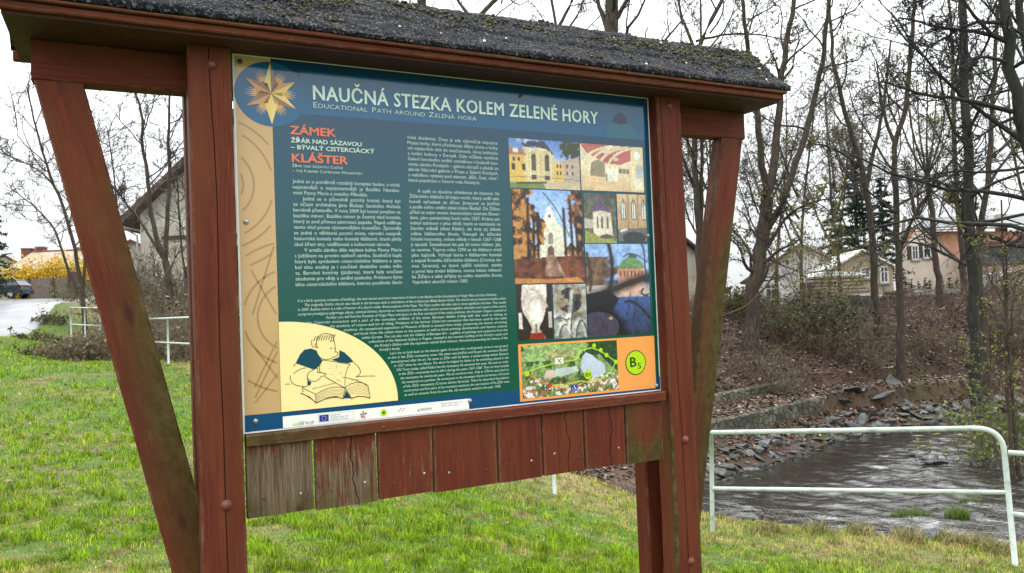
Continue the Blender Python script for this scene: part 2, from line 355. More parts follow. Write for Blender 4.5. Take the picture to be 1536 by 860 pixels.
cg = mixv(cg, C3(.10, .07, .04), sstep(.66, .75, n2))
edge = sstep(-1.4, -.25, SN)*(SN < .6)
cg = mixv(cg, C3(.2, .16, .075), edge*sstep(.25, .6, n2))
cb = mixv(C3(.04, .021, .013)+0*X[..., None], C3(.085, .05, .032), sstep(.35, .7, n2))
cb = mixv(cb, C3(.07, .075, .025), sstep(.6, .75, fbm(X*.5, Y*.5, 3, 77))*.3)
cr_ = C3(.05, .045, .035)+0*X[..., None]
c = mixv(cg, cr_, sstep(.1, .5, SN)); c = mixv(c, cb, sstep(-.1, .4, SF)); c = mixv(c, cg*.8+.2*cb, WW*.6)
c = mixv(c, C3(.09, .085, .03), sstep(24, 34, SF)*.7)
tag(link('ground', mesh('ground', np.stack([X, Y, Z], -1), Fg, M['ground'], col=c.reshape(-1, 3), smooth=True)), kind='structure')
# water
def water_mat():
    m, t, b = newmat('river_water'); L = t.links.new
    b.inputs['Base Color'].default_value = (.020, .018, .014, 1); b.inputs['Roughness'].default_value = .04; b.inputs['IOR'].default_value = 1.75
    b.inputs['Specular IOR Level'].default_value = 1.0
    tc = N(t, 'ShaderNodeTexCoord'); h = None
    for sc, st, rot, w in ((2.2, (1, 2.2, 1), .75, 1.0), (5.5, (1, 1.8, 1), .9, .32), (13, (1, 1.6, 1), .6, .07)):
        mp = N(t, 'ShaderNodeMapping'); mp.inputs['Scale'].default_value = st; mp.inputs['Rotation'].default_value = (0, 0, rot); L(tc.outputs['Object'], mp.inputs['Vector'])
        n = N(t, 'ShaderNodeTexNoise'); n.inputs['Scale'].default_value = sc; n.inputs['Detail'].default_value = 4; n.inputs['Distortion'].default_value = .6; L(mp.outputs[0], n.inputs['Vector'])
        x = N(t, 'ShaderNodeMath', operation='MULTIPLY'); x.inputs[1].default_value = w; L(n.outputs[0], x.inputs[0])
        if h is None: h = x.outputs[0]
        else:
            a = N(t, 'ShaderNodeMath', operation='ADD'); L(h, a.inputs[0]); L(x.outputs[0], a.inputs[1]); h = a.outputs[0]
    # calmer pool near the wall, broken water upstream
    n = N(t, 'ShaderNodeTexNoise'); n.inputs['Scale'].default_value = .28; L(tc.outputs['Object'], n.inputs['Vector'])
    rf = N(t, 'ShaderNodeAttribute', attribute_name='riffle'); ad = N(t, 'ShaderNodeMath', operation='ADD'); L(n.outputs[0], ad.inputs[0]); L(rf.outputs['Fac'], ad.inputs[1])
    mr = N(t, 'ShaderNodeMapRange'); L(ad.outputs[0], mr.inputs['Value']); mr.inputs['From Min'].default_value = .4; mr.inputs['From Max'].default_value = 1.4; mr.inputs['To Min'].default_value = .14; mr.inputs['To Max'].default_value = 1.0
    bp = N(t, 'ShaderNodeBump'); bp.inputs['Distance'].default_value = .03; L(mr.outputs[0], bp.inputs['Strength']); L(h, bp.inputs['Height']); L(bp.outputs[0], b.inputs['Normal'])
    return m
M['water'] = water_mat()
xs = axis(1.2, 16, .065, -16, 60, 34); ys = axis(7, 24.5, .065, -8, 40, 34)
Xw, Yw, Fw = grid(xs, ys); Zw = WATER_Z+.03*(fbm(Xw*1.3+Yw*.8, Yw*1.1, 3, 8)-.5)+.014*(fbm(Xw*4, Yw*4+Xw*2, 2, 15)-.5)
sn = sdist(NEAR, Xw, Yw); sf = sdist(FAR, Xw, Yw); RF = sstep(.5, 2.6, -sf)*sstep(3.2, 6.5, Xw)+.2*sstep(.5, 2, -sf); fl = Xw*.8+Yw*.6; fc = -Xw*.6+Yw*.8
Zw = Zw+(.075*(fbm(fl*2.1, fc*1.3+fl*.3, 3, 50)-.5)+.05*(fbm(fl*5.3, fc*3.1, 2, 57)-.5)+.012*(fbm(fl*11, fc*7, 1, 59)-.5))*(.10+.9*RF)
keep = ((sn > -.8) & (sf < .9)).ravel()
Fw = Fw[keep[Fw].all(1)]; us, inv = np.unique(Fw, return_inverse=True); RIF = (sstep(.6, 3.2, -sf)*sstep(3.5, 7.5, Xw)+.25*sstep(.5, 2, -sf)).ravel()[us]
tag(link('water', mesh('water', np.stack([Xw, Yw, Zw], -1).reshape(-1, 3)[us], inv.reshape(-1, 4), M['water'], smooth=True, attrs={'riffle': RIF})), kind='structure')
# road climbing away at the left
def inpoly(x, y, poly):
    c = np.zeros(np.shape(x), bool); n = len(poly)
    for i in range(n):
        (x1, y1), (x2, y2) = poly[i], poly[i-1]
        c ^= ((y1 > y) != (y2 > y)) & (x < (x2-x1)*(y-y1)/(y2-y1+1e-12)+x1)
    return c
EDGE = resample(np.array([(-14.2, 4, 0), (-14.2, 14, 0), (-14.3, 21, 0), (-15.6, 25, 0), (-18.6, 32, 0), (-23.5, 45, 0), (-28, 55, 0), (-27, 60, 0), (-20, 63.2, 0)]), 60)[:, :2]
ROAD = np.concatenate([EDGE, [(-20, 64.2), (-75, 64.2), (-75, 4)]])
def strip(L_, R_, zo, nx):
    "sheet between two edges, laid on the ground"
    t = np.r_[0, .003, np.linspace(0, 1, nx)[1:]][None, :, None]; Q = L_[:, None]*(1-t)+R_[:, None]*t
    z = ground(Q[..., 0], Q[..., 1], detail=False)+zo; z[:, 0] -= zo+.08; n, m = z.shape
    i = (np.arange(n-1)[:, None]*m+np.arange(m-1)[None, :]).ravel()
    return np.concatenate([Q, z[..., None]], -1).reshape(-1, 3), np.stack([i, i+1, i+1+m, i+m], 1)
Lft = np.stack([np.full(60, -75.), np.linspace(4, 64.2, 60)], 1)
tag(link('road', mesh('road', *strip(EDGE, Lft, .05, 40), M['road'], smooth=True)), kind='structure')
# ------------------------------------------------------------------ the information board
BO = np.array([-.78386, 2.20671, 1.26307]); BD = np.array([math.cos(BYAW), math.sin(BYAW), 0]); BN = np.array([BD[1], -BD[0], 0])
bctr = BO+.742*BD; BG = gz(bctr[0], bctr[1])
board = empty('info_board', (bctr[0], bctr[1], BG), BYAW)
tag(board, 'large red wooden information board with a felt roof and a blue green printed panel', 'information board')
ZB = BO[2]-BG
def lb(a, k, z): return Vector((a-.742, -k, z+ZB))       # a along, k towards the viewer, z above the panel's lower edge
def bz(a, k=0):
    p = BO+a*BD+k*BN; return gz(p[0], p[1])-BO[2]
def fu(u, s, x): return 0*u
def timber(name, p0, p1, e1, w, e2, t, parent=board, seg=40, wear=fu, algae=fu, crk=None, seed=0, bev=.005, uneven=.0012):
    "a sawn timber: p0->p1, width w along e1, thickness t along e2; wear/algae(u across -1..1, s along 0..1, v depth -1 front..1)"
    p0, p1, e1, e2 = (np.array(q, float) for q in (p0, p1, e1, e2)); h, d = w/2, t/2; L_ = np.linalg.norm(p1-p0)
    us = np.r_[-h, -h+bev, np.linspace(-h+bev, h-bev, 7)[1:-1], h-bev, h]
    sec = [(-h+bev, -d)]+[(q, -d) for q in np.linspace(-h+bev, h-bev, 7)[1:-1]]+[(h-bev, -d), (h, -d+bev), (h, 0), (h, d-bev), (h-bev, d), (0, d), (-h+bev, d), (-h, d-bev), (-h, 0), (-h, -d+bev)]
    sec = np.array(sec); n = len(sec); s = np.linspace(0, 1, seg+1)
    U = np.broadcast_to(sec[None, :, 0], (seg+1, n)); D = np.broadcast_to(sec[None, :, 1], (seg+1, n)); S = np.broadcast_to(s[:, None], (seg+1, n))
    nz = (fbm(S*L_*6+seed, U*9+seed*3.3, 3, seed)-.5)*2*uneven
    V = p0+(p1-p0)*S[..., None]+e1*(U*(1+nz/h))[..., None]+e2*(D+nz*.6)[..., None]
    i = np.arange(seg)[:, None]*n; k = np.arange(n)[None]; k2 = (k+1) % n
    F = np.stack([i+k, i+k2, i+k2+n, i+k+n], -1).reshape(-1, 4).tolist()+[list(range(n-1, -1, -1)), [seg*n+q for q in range(n)]]
    ro = np.random.default_rng(seed+100).uniform(0, 50, 3)
    gr = np.stack([U+ro[0], D+ro[1], S*L_+ro[2]], -1).reshape(-1, 3); u, v = U/h, D/d
    eg = np.clip(1-np.minimum(h-np.abs(U), d-np.abs(D)+.0)*0-(np.minimum(np.abs(h-np.abs(U)), 9)+np.minimum(np.abs(d-np.abs(D)), 9))/.022, 0, 1)
    ck = np.full(U.shape, 1.0) if crk is None else np.where(D < -d+bev*.5, U-h*crk(S), 1.0)
    at = dict(gr=gr, wear=(wear(u, S, v)+0*u).ravel(), algae=(algae(u, S, v)+0*u).ravel(), crk=ck.ravel(), edge=eg.ravel())
    if np.dot(np.cross(e1, e2), p1-p0) < 0: F = [f[::-1] for f in F]
    return link(name, mesh(name, V.reshape(-1, 3), F, M['wood'], attrs=at), parent)
ex, ey, ez = (1, 0, 0), (0, 1, 0), (0, 0, 1)
def wob(sd, a=.35, c=0): return lambda s: c+a*(fbm(s*5+sd, s*0+sd, 3, sd)-.5)*2
bl, br = bz(-.06)-.35, bz(1.55)-.35
# posts: front and rear leaf, pinching beam and braces
def post(a0, a1, k, t, top, bot, sd, wr, al, ck):
    w = a1-a0
    return timber('post', lb((a0+a1)/2+(.006 if a0 < 1 else .010), k, bot), lb((a0+a1)/2, k, top), ex, w, ey, t, wear=wr, algae=al, crk=ck, seed=sd, seg=60)
pL = post(-.126, -.010, 0, .09, 1.098, bl, 1, lambda u, s, v: -.1+.28*sstep(-.9, -1, u)*(s < .55)+.1*(s < .3), lambda u, s, v: .45*sstep(.7, 1, u)+.55*sstep(.3, 1, u)*sstep(.48, .36, s)-.25, wob(3, .3, .0))
pR = post(1.488, 1.602, 0, .09, 1.098, br, 2, lambda u, s, v: -.08+0*u, lambda u, s, v: -.15+.55*sstep(-.6, -1, u)*sstep(.2, -.5, v)*sstep(.75, .5, s)+.5*sstep(.4, 1, u)*sstep(.6, .4, s)*(s > .2), lambda s: -.75+1.1*(1-s)+.2*np.sin(s*14)*.3)
pLr = post(-.126, -.010, -.165, .08, 1.095, bl, 3, fu, lambda u, s, v: -.2+0*u, None)
pRr = post(1.488, 1.602, -.165, .08, 1.095, br, 4, lambda u, s, v: -.05+0*u, lambda u, s, v: -.2+0*u, None)
for par, a, zs in ((pL, -.062, (1.047, -.186, -.66)), (pR, 1.545, (1.064, -.186, -.636))):
    for i, z in enumerate(zs):
        aa = a+(.006 if par is pL else .010)*(1.06-z)/1.7
        MB().dome(lb(aa, .0452, z), (0, -1, 0), .0125, .010, 16, 5).cyl(lb(aa, .043, z), lb(aa, .0465, z), .0155, n=18).build('bolt', M['bolt'], par, smooth=True)
# beam
timber('crossbeam', lb(-.505, -.08, 1.044), lb(2.010, -.08, 1.044), ez, .112, ey, .06, seg=80, seed=5, wear=lambda u, s, v: -.12+0*u, algae=lambda u, s, v: -.35+0*u, crk=None)
# braces (cut level under the beam)
brL = timber('brace', lb(.025, -.08, -1.10), lb(-.441, -.08, .987), ex, .118, ey, .068, seed=6, seg=60,
       wear=lambda u, s, v: -.02+.12*sstep(.5, .1, s), algae=lambda u, s, v: .32*np.exp(-((s-.62)/.28)**2)+.38*np.exp(-((s-.42)/.18)**2)*(.55+.45*u)-.12-.3*sstep(.86, .98, s)+.12*u*(s > .5)-.25*sstep(.25, .1, s))
brR = timber('brace', lb(1.516, -.08, -1.10), lb(1.941, -.08, .987), ex, .108, ey, .068, seed=7, seg=60,
       wear=lambda u, s, v: -.06+.25*sstep(-.9, -1, u)*sstep(.6, .9, s), algae=lambda u, s, v: -.1+.62*sstep(.93, .72, s)*sstep(.15, .5, s)*(.75-.25*np.cos(u*2.2+1))+.3*sstep(.5, 1, u)-.3*sstep(.3, .1, s))
# planks under the panel
PK = [(.000, .1865, .46, .18), (.194, .3795, .31, .10), (.386, .5605, .12, .0), (.5665, .7870, -.06, .0), (.7935, .9560, -.05, .02), (.9635, 1.1235, -.06, .0), (1.1315, 1.2995, -.03, .05), (1.306, 1.4685, -.02, .42)]
for i, (a0, a1, wr, al) in enumerate(PK):
    rq = random.Random(i); dz = rq.uniform(-.003, .003)
    pk = timber('plank', lb((a0+a1)/2, .012, -.2395+dz-.002*i*.6), lb((a0+a1)/2, .012, -.012), ex, a1-a0, ey, .022, seed=20+i, seg=26,
       wear=lambda u, s, v, w=wr: w-.22+.18*sstep(.95, .4, s)*(w > 0)-.3*sstep(.86, 1, s), algae=lambda u, s, v, q=al: q-.42+.35*sstep(.5, .1, s)+.2*np.abs(u)*(q > 0), crk=wob(30+i, .2, rq.uniform(-.4, .4)) if i in (1, 5, 6) else None, bev=.003)
    if wr > .1: pk['label'] = 'plank weathered to bare grey wood with red paint flakes'
    for q in (.22, .8):
        aa = a0+(a1-a0)*q+rq.uniform(-.01, .01)
        MB().dome(lb(aa, .0232, -.185+rq.uniform(-.012, .012)), (0, -1, 0), .0042, .0022, 10, 3).build('screw', M['rust'] if rq.random() < .6 else M['steel'], pk, smooth=True)
ledge = timber('ledge', lb(.0005, .020, -.0165), lb(1.4765, .020, -.0165), ez, .034, ey, .04, seed=40, seg=70, wear=lambda u, s, v: .02-.0*u, algae=lambda u, s, v: -.15+.5*sstep(.45, 0, s), bev=.003)
for a in (.10, .40, .66, .95, 1.27): MB().dome(lb(a, .0402, -.019), (0, -1, 0), .0055, .0015, 10, 3).build('screw', M['rust'], ledge, smooth=True)
timber('back_batten', lb(-.0, -.03, .5), lb(1.48, -.03, .5), ez, .09, ey, .03, seed=41, seg=20)
# roof
A0, A1 = -.565, 2.052
roof = MB()
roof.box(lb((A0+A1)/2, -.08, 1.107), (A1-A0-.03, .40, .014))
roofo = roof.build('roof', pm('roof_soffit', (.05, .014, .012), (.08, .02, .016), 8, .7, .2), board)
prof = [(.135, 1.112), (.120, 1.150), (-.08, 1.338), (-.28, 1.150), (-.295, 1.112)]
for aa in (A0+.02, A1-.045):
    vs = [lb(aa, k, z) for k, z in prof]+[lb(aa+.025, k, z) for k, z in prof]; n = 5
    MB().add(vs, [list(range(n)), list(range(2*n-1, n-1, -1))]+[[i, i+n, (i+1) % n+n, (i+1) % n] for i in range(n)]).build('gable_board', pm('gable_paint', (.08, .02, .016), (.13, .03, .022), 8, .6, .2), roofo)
timber('fascia', lb(A0-.004, .126, 1.1185), lb(A1-.02, .126, 1.1185), ez, .021, ey, .022, parent=roofo, seed=50, seg=70, bev=.004, wear=lambda u, s, v: -.15+0*u, algae=lambda u, s, v: -.3+0*u)
timber('eave_board', lb(A0-.006, .139, 1.139), lb(A1-.004, .139, 1.139), ez, .019, ey, .022, parent=roofo, seed=51, seg=70, bev=.003, wear=lambda u, s, v: .05+0*u, algae=lambda u, s, v: .0+.5*(fbm(s*9, s*0, 2, 3)-.4))
timber('fascia', lb(A0-.004, -.29, 1.118), lb(A1-.02, -.29, 1.118), ez, .03, ey, .022, parent=roofo, seed=52, seg=20)
def felt():
    base = np.array([(.150, 1.146), (.156, 1.1505), (.146, 1.163), (.055, 1.2435), (.052, 1.253), (.030, 1.277), (.024, 1.2775), (-.035, 1.332), (-.046, 1.345), (-.072, 1.362), (-.098, 1.362), (-.13, 1.34), (-.20, 1.267), (-.30, 1.168), (-.315, 1.146)])
    d = np.r_[0, np.cumsum(np.hypot(*np.diff(base, axis=0).T))]; q = np.linspace(0, d[-1], 110)
    K, ZZ = np.interp(q, d, base[:, 0]), np.interp(q, d, base[:, 1])
    for _ in range(1): K[1:-1] = .25*K[:-2]+.5*K[1:-1]+.25*K[2:]; ZZ[1:-1] = .25*ZZ[:-2]+.5*ZZ[1:-1]+.25*ZZ[2:]
    a = np.linspace(A0-.012, A1+.012, 420)
    A, K2 = np.meshgrid(a, K); _, Z2 = np.meshgrid(a, ZZ); _, Q = np.meshgrid(a, q)
    bump = .016*(fbm(A*3, Q*6, 3, 4)-.5)+.008*(fbm(A*14, Q*16, 3, 7)-.5)+.005*(fbm(A*60, Q*60, 2, 17)-.5)
    wgt = sstep(0, .03, Q); Z2 = Z2+bump*wgt*.8-.006*sstep(.01, .0, Q)*(fbm(A*5, A*0, 2, 2)); K2 = K2+bump*wgt*.7
    n, m = A.shape; V = np.stack([A-.742, -K2, Z2+ZB], -1).reshape(-1, 3)
    nv = len(V); lo = V.copy(); lo[:, 2] -= .005
    i = (np.arange(n-1)[:, None]*m+np.arange(m-1)[None, :]).ravel(); F = np.stack([i, i+1, i+1+m, i+m], 1)
    rim = np.r_[np.arange(m), np.arange(1, n)*m+m-1, (n-1)*m+np.arange(m-2, -1, -1), np.arange(n-2, 0, -1)*m]
    r2 = np.roll(rim, -1); side = np.stack([rim, rim+nv, r2+nv, r2], 1)
    return np.concatenate([V, lo]), np.concatenate([F, F[:, ::-1]+nv, side]), (A, K2, Z2)
def felt_mat():
    m, t, b = newmat('mineral_felt'); L = t.links.new; tc = N(t, 'ShaderNodeTexCoord')
    def nz(s, d=4, r=.6):
        n = N(t, 'ShaderNodeTexNoise'); n.inputs['Scale'].default_value = s; n.inputs['Detail'].default_value = d; n.inputs['Roughness'].default_value = r; L(tc.outputs['Object'], n.inputs['Vector']); return n.outputs[0]
    r = ramp(t, [(.40, (.004, .0045, .006)), (.54, (.015, .016, .019)), (.66, (.17, .175, .18))]); L(nz(120, 3, .8), r.inputs[0])
    r2 = ramp(t, [(.42, (.55, .6, .7)), (.6, (1.15, 1.1, 1.0))]); L(nz(14, 5, .7), r2.inputs[0])
    x = N(t, 'ShaderNodeMix', data_type='RGBA', blend_type='MULTIPLY'); x.inputs['Factor'].default_value = 1; L(r.outputs[0], x.inputs['A']); L(r2.outputs[0], x.inputs['B'])
    r3 = ramp(t, [(.57, (0, 0, 0)), (.66, (1, 1, 1))]); L(nz(22, 7, .75), r3.inputs[0])
    y = N(t, 'ShaderNodeMix', data_type='RGBA'); L(r3.outputs[0], y.inputs['Factor']); L(x.outputs['Result'], y.inputs['A']); y.inputs['B'].default_value = (.055, .05, .032, 1)
    L(y.outputs['Result'], b.inputs['Base Color']); b.inputs['Roughness'].default_value = .9; b.inputs['Specular IOR Level'].default_value = .12
    bp = N(t, 'ShaderNodeBump'); bp.inputs['Strength'].default_value = .8; bp.inputs['Distance'].default_value = .006; L(nz(120, 3, .8), bp.inputs['Height']); L(bp.outputs[0], b.inputs['Normal'])
    return m
fV, fF, (fA, fK, fZ) = felt()
felto = link('roofing_felt', mesh('roofing_felt', fV, fF, felt_mat(), smooth=True), roofo)
def blobs(cents, radii, cols, seed=0, squash=.6):
    "lumpy 8-sided crumbs"
    r_ = np.random.default_rng(seed); ico = np.array([(0, 0, 1), (.9, 0, .2), (.28, .85, .2), (-.73, .53, .2), (-.73, -.53, .2), (.28, -.85, .2), (0, 0, -.6)])
    F0 = np.array([(0, 1, 2), (0, 2, 3), (0, 3, 4), (0, 4, 5), (0, 5, 1), (6, 2, 1), (6, 3, 2), (6, 4, 3), (6, 5, 4), (6, 1, 5)])
    m = len(cents); a = r_.uniform(0, 6.28, m); V = np.repeat(ico[None], m, 0)*r_.uniform(.6, 1.3, (m, 7, 1))*radii[:, None, None]; V[..., 2] *= squash
    x = V[..., 0]*np.cos(a)[:, None]-V[..., 1]*np.sin(a)[:, None]; y = V[..., 0]*np.sin(a)[:, None]+V[..., 1]*np.cos(a)[:, None]
    V = np.stack([x, y, V[..., 2]], -1)+cents[:, None]
    return V.reshape(-1, 3), (F0[None]+np.arange(m)[:, None, None]*7).reshape(-1, 3), np.repeat(cols, 7, 0)
r_ = np.random.default_rng(11); mc = []
nr_, nc_ = fA.shape
for _ in range(130):
    i, j = int(nr_*r_.choice([.12, .2, .3, .36, .4, .44, .5], p=[.08, .1, .15, .2, .2, .15, .12])+r_.integers(-3, 4)), int(r_.choice([r_.integers(0, nc_), int(nc_*r_.uniform(.72, .99)), int(nc_*r_.uniform(.2, .34))]))
    for _ in range(r_.integers(8, 34)):
        ii, jj = np.clip(int(i+r_.normal(0, 2.2)), 2, nr_-3), np.clip(int(j+r_.normal(0, 5)), 0, nc_-1)
        mc.append((fA[ii, jj]-.742+r_.normal(0, .003), -fK[ii, jj]+r_.normal(0, .003), fZ[ii, jj]+ZB+.001))
mc = np.array(mc); mcol = np.array([(.075, .07, .035), (.12, .105, .06), (.05, .05, .03), (.16, .15, .11)])[r_.integers(0, 4, len(mc))]
V, F, c_ = blobs(mc, r_.uniform(.003, .0095, len(mc)), mcol, 3, .8)
tag(link('moss', mesh('moss', V, F, vc('moss_crumbs', .9, .1), col=c_), roofo), kind='stuff')
for _ in range(15):
    i, j = int(r_.integers(6, 50)), int(r_.integers(0, nc_)); w_ = r_.uniform(.004, .010); a_ = r_.uniform(0, 3.1)
    p = lb(fA[i, j], fK[i, j], fZ[i, j]+.003); c_, s_ = math.cos(a_)*w_, math.sin(a_)*w_
    MB().add([p+Vector((c_, s_*.5, s_*.5)), p+Vector((-s_*.5, c_*.5, c_*.5)), p-Vector((c_, s_*.5, s_*.5)), p-Vector((-s_*.5, c_*.5, c_*.5)), p+Vector((0, -.003, .004))], [(0, 1, 4), (1, 2, 4), (2, 3, 4), (3, 0, 4)]).build('bud_scale', M['white'], roofo)
# ------------------------------------------------------------------ the printed panel
def panel_mat(name, src, rough=.09):
    m, t, b = newmat(name); L = t.links.new
    if src == 'grad':
        tc = N(t, 'ShaderNodeTexCoord'); s = N(t, 'ShaderNodeSeparateXYZ'); L(tc.outputs['Object'], s.inputs[0])
        mr = N(t, 'ShaderNodeMapRange'); mr.inputs['From Min'].default_value = ZB; mr.inputs['From Max'].default_value = ZB+1.1; L(s.outputs['Z'], mr.inputs['Value'])
        r = ramp(t, [(.05, lin(0, 78, 62)), (.35, lin(0, 76, 66)), (.62, lin(16, 76, 88)), (.85, lin(26, 68, 96)), (1, lin(20, 60, 98))]); L(mr.outputs[0], r.inputs[0]); o = r.outputs[0]
    elif src == 'Col': o = N(t, 'ShaderNodeAttribute', attribute_name='Col').outputs['Color']
    if isinstance(src, tuple): b.inputs['Base Color'].default_value = (*src, 1)
    else: L(o, b.inputs['Base Color'])
    b.inputs['Roughness'].default_value = rough; b.inputs['Specular IOR Level'].default_value = .6
    tc = N(t, 'ShaderNodeTexCoord'); n = N(t, 'ShaderNodeTexNoise'); n.inputs['Scale'].default_value = 5; n.inputs['Detail'].default_value = 3; L(tc.outputs['Object'], n.inputs['Vector'])
    bp = N(t, 'ShaderNodeBump'); bp.inputs['Strength'].default_value = .06; bp.inputs['Distance'].default_value = .02; L(n.outputs[0], bp.inputs['Height']); L(bp.outputs[0], b.inputs['Normal'])
    return m
MP = {'grad': panel_mat('print_ground', 'grad'), 'col': panel_mat('print_picture', 'Col')}
for k_, c_ in dict(text=lin(186, 210, 198), title=lin(214, 236, 228), red=lin(228, 112, 74), blue=lin(0, 68, 112), sand=lin(196, 160, 112), sand2=lin(168, 132, 88), cream=lin(252, 224, 160), white=lin(238, 238, 232), header=lin(22, 90, 134), orange=lin(242, 158, 84),
      lime=lin(180, 214, 30), dgreen=lin(30, 80, 30), ink=lin(28, 50, 50), navy=lin(8, 66, 88), eu=lin(38, 50, 150), yellow=lin(240, 210, 40), grey=lin(120, 120, 122), logored=lin(190, 60, 50), teal=lin(30, 100, 124), frame=lin(20, 40, 76)).items(): MP[k_] = panel_mat('print_'+k_, c_)
pb = MB(); pb.box(lb(.741, -.0025, .5495), (1.486, .005, 1.101))
panel = pb.build('panel', M['white'], board)
def flat(name, polys, lay, mat, parent=None):
    "polygons [(a,z)..] printed lay*0.4 mm in front of the panel"
    mb = MB()
    for p in polys: mb.add([lb(a, .0005+lay*.0004, z) for a, z in p], [list(range(len(p)))])
    me = mesh(name, mb.V, mb.F, MP[mat]); o = link(name, me, parent or panel)
    return o
def rect(a0, z0, a1, z1): return [(a0, z0), (a1, z0), (a1, z1), (a0, z1)]
def ell(a, z, ra, rz_=None, n=48, t0=0, t1=2*math.pi): rz_ = rz_ or ra; return [(a+ra*math.cos(t0+(t1-t0)*i/n), z+rz_*math.sin(t0+(t1-t0)*i/n)) for i in range(n)]
flat('background_print', [rect(.1055, .052, 1.479, 1.097)], 0, 'grad')
flat('lower_band', [rect(.003, .004, 1.482, .052)], 0, 'blue')
sand = flat('stone_pattern', [rect(.004, .052, .1055, 1.096)], 0, 'sand')
rq = random.Random(3); mbp = []
def band(cx, cz, r0, r1, t0, t1, n=24):
    q = []
    for i in range(n):
        a0_, a1_ = t0+(t1-t0)*i/n, t0+(t1-t0)*(i+1)/n
        v = [(cx+r_*math.cos(t), cz+r_*math.sin(t)) for r_, t in ((r0, a0_), (r1, a0_), (r1, a1_), (r0, a1_))]
        if all(.006 < p[0] < .104 and .054 < p[1] < 1.09 for p in v): q.append(v)
    return q
for r_0 in (.075, .105, .16, .19, .25): mbp += band(-.06, .72, r_0, r_0+.006, -1.6, 1.6)
for r_0 in (.10, .14, .22): mbp += band(.15, .33, r_0, r_0+.006, 1.4, 4.6)
for z0, dz in ((.10, .13), (.13, .13), (.25, -.1), (.34, .2), (.47, -.13), (.085, .08)):
    mbp += [[(.03, z0), (.036, z0), (.102, z0+dz), (.096, z0+dz)]] if abs(dz) < .3 else []
flat('carved_line', mbp, 1, 'sand2', sand)
hd = flat('header_band', [rect(.19, .938, 1.462, 1.069)], 1, 'header')
flat('church_dome', [[(1.285, .938), (1.288, .972), (1.305, .99), (1.318, 1.0), (1.325, 1.02), (1.345, 1.035), (1.352, 1.062), (1.357, 1.035), (1.378, 1.02), (1.385, 1.0), (1.4, .99), (1.42, .972), (1.425, .938)]], 2, 'teal', hd)
flat('dome_roof', [[(1.318, .998), (1.327, 1.02), (1.345, 1.033), (1.358, 1.033), (1.376, 1.02), (1.386, .998), (1.352, .990)]], 3, 'frame', hd)
bdg = flat('star_badge', [ell(.104, .990, .103, .096, 64)], 2, 'header')
# star: faceted kites and ray tufts
V, F, C_ = [], [], []
def kite(ang, L_, w, c1, c2, b0=0):
    u = (math.cos(ang), math.sin(ang)); p = (-u[1], u[0]); o = (.104, .992)
    pts = [(o[0]+u[0]*b0, o[1]+u[1]*b0), (o[0]+u[0]*L_*.28+p[0]*w, o[1]+u[1]*L_*.28+p[1]*w), (o[0]+u[0]*L_, o[1]+u[1]*L_), (o[0]+u[0]*L_*.28-p[0]*w, o[1]+u[1]*L_*.28-p[1]*w)]
    i = len(V); V.extend(lb(a, .0005+LAY*.0004, z) for a, z in (pts[0], pts[1], pts[2], pts[0], pts[2], pts[3])); F.extend([(i, i+1, i+2), (i+3, i+4, i+5)]); C_.extend([c1]*3+[c2]*3)
LAY = 3
for k_ in range(6):
    ang = math.radians(60+60*k_)
    for q in range(-2, 3): kite(ang+q*.10, .076-abs(q)*.004+.004*(q % 2), .0042, lin(232, 190, 110), lin(206, 140, 70), .02)
LAY = 4
for k_ in range(6):
    ang = math.radians(90+60*k_); kite(ang, .082 if k_ % 3 else .092, .0205, lin(238, 206, 124) if k_ in (3, 4, 0) else lin(204, 146, 92), lin(232, 200, 110) if k_ in (3, 5) else lin(150, 108, 84))
me = mesh('star', V, F, MP['col'], ccol=np.array(C_)); link('star', me, bdg)
# ---- lettering
def text_mesh(s, size=1, bold=0, shear=0, sc=False, word=1, char=1):
    if sc:                                                    # small capitals: runs set at two sizes
        V, F, x = [], [], 0
        import itertools
        for big, run in itertools.groupby(s, key=lambda ch: ch.isupper() or not ch.isalpha()):
            run = ''.join(run); k = 1 if big else .8; v0, _ = text_mesh('||', size*k); v1, f1 = text_mesh('|'+run.upper()+'|', size*k, bold)
            adv = np.ptp(v1[:, 0])-np.ptp(v0[:, 0]); body, bf = text_mesh(run.upper().strip() or '.', size*k, bold); lead = len(run)-len(run.lstrip())
            if run.strip():
                o = len(V); sp = lead*size*k*.25; V += (body+np.array([x+sp, 0, 0])).tolist(); F += [tuple(i+o for i in f) for f in bf]
            x += adv*1.03
        return np.array(V), F
    cu = bpy.data.curves.new('t', 'FONT'); cu.body = s; cu.size = size; cu.offset = bold; cu.shear = shear; cu.resolution_u = 2; cu.space_word = word; cu.space_character = char
    o = bpy.data.objects.new('t', cu); me = bpy.data.meshes.new_from_object(o)
    V = np.empty(len(me.vertices)*3, np.float32); me.vertices.foreach_get('co', V); V = V.reshape(-1, 3).copy(); F = [tuple(p.vertices) for p in me.polygons]
    bpy.data.objects.remove(o); bpy.data.curves.remove(cu); bpy.data.meshes.remove(me)
    return V, F
_capv = text_mesh('H')[0]; CAP = float(_capv[:, 1].max())
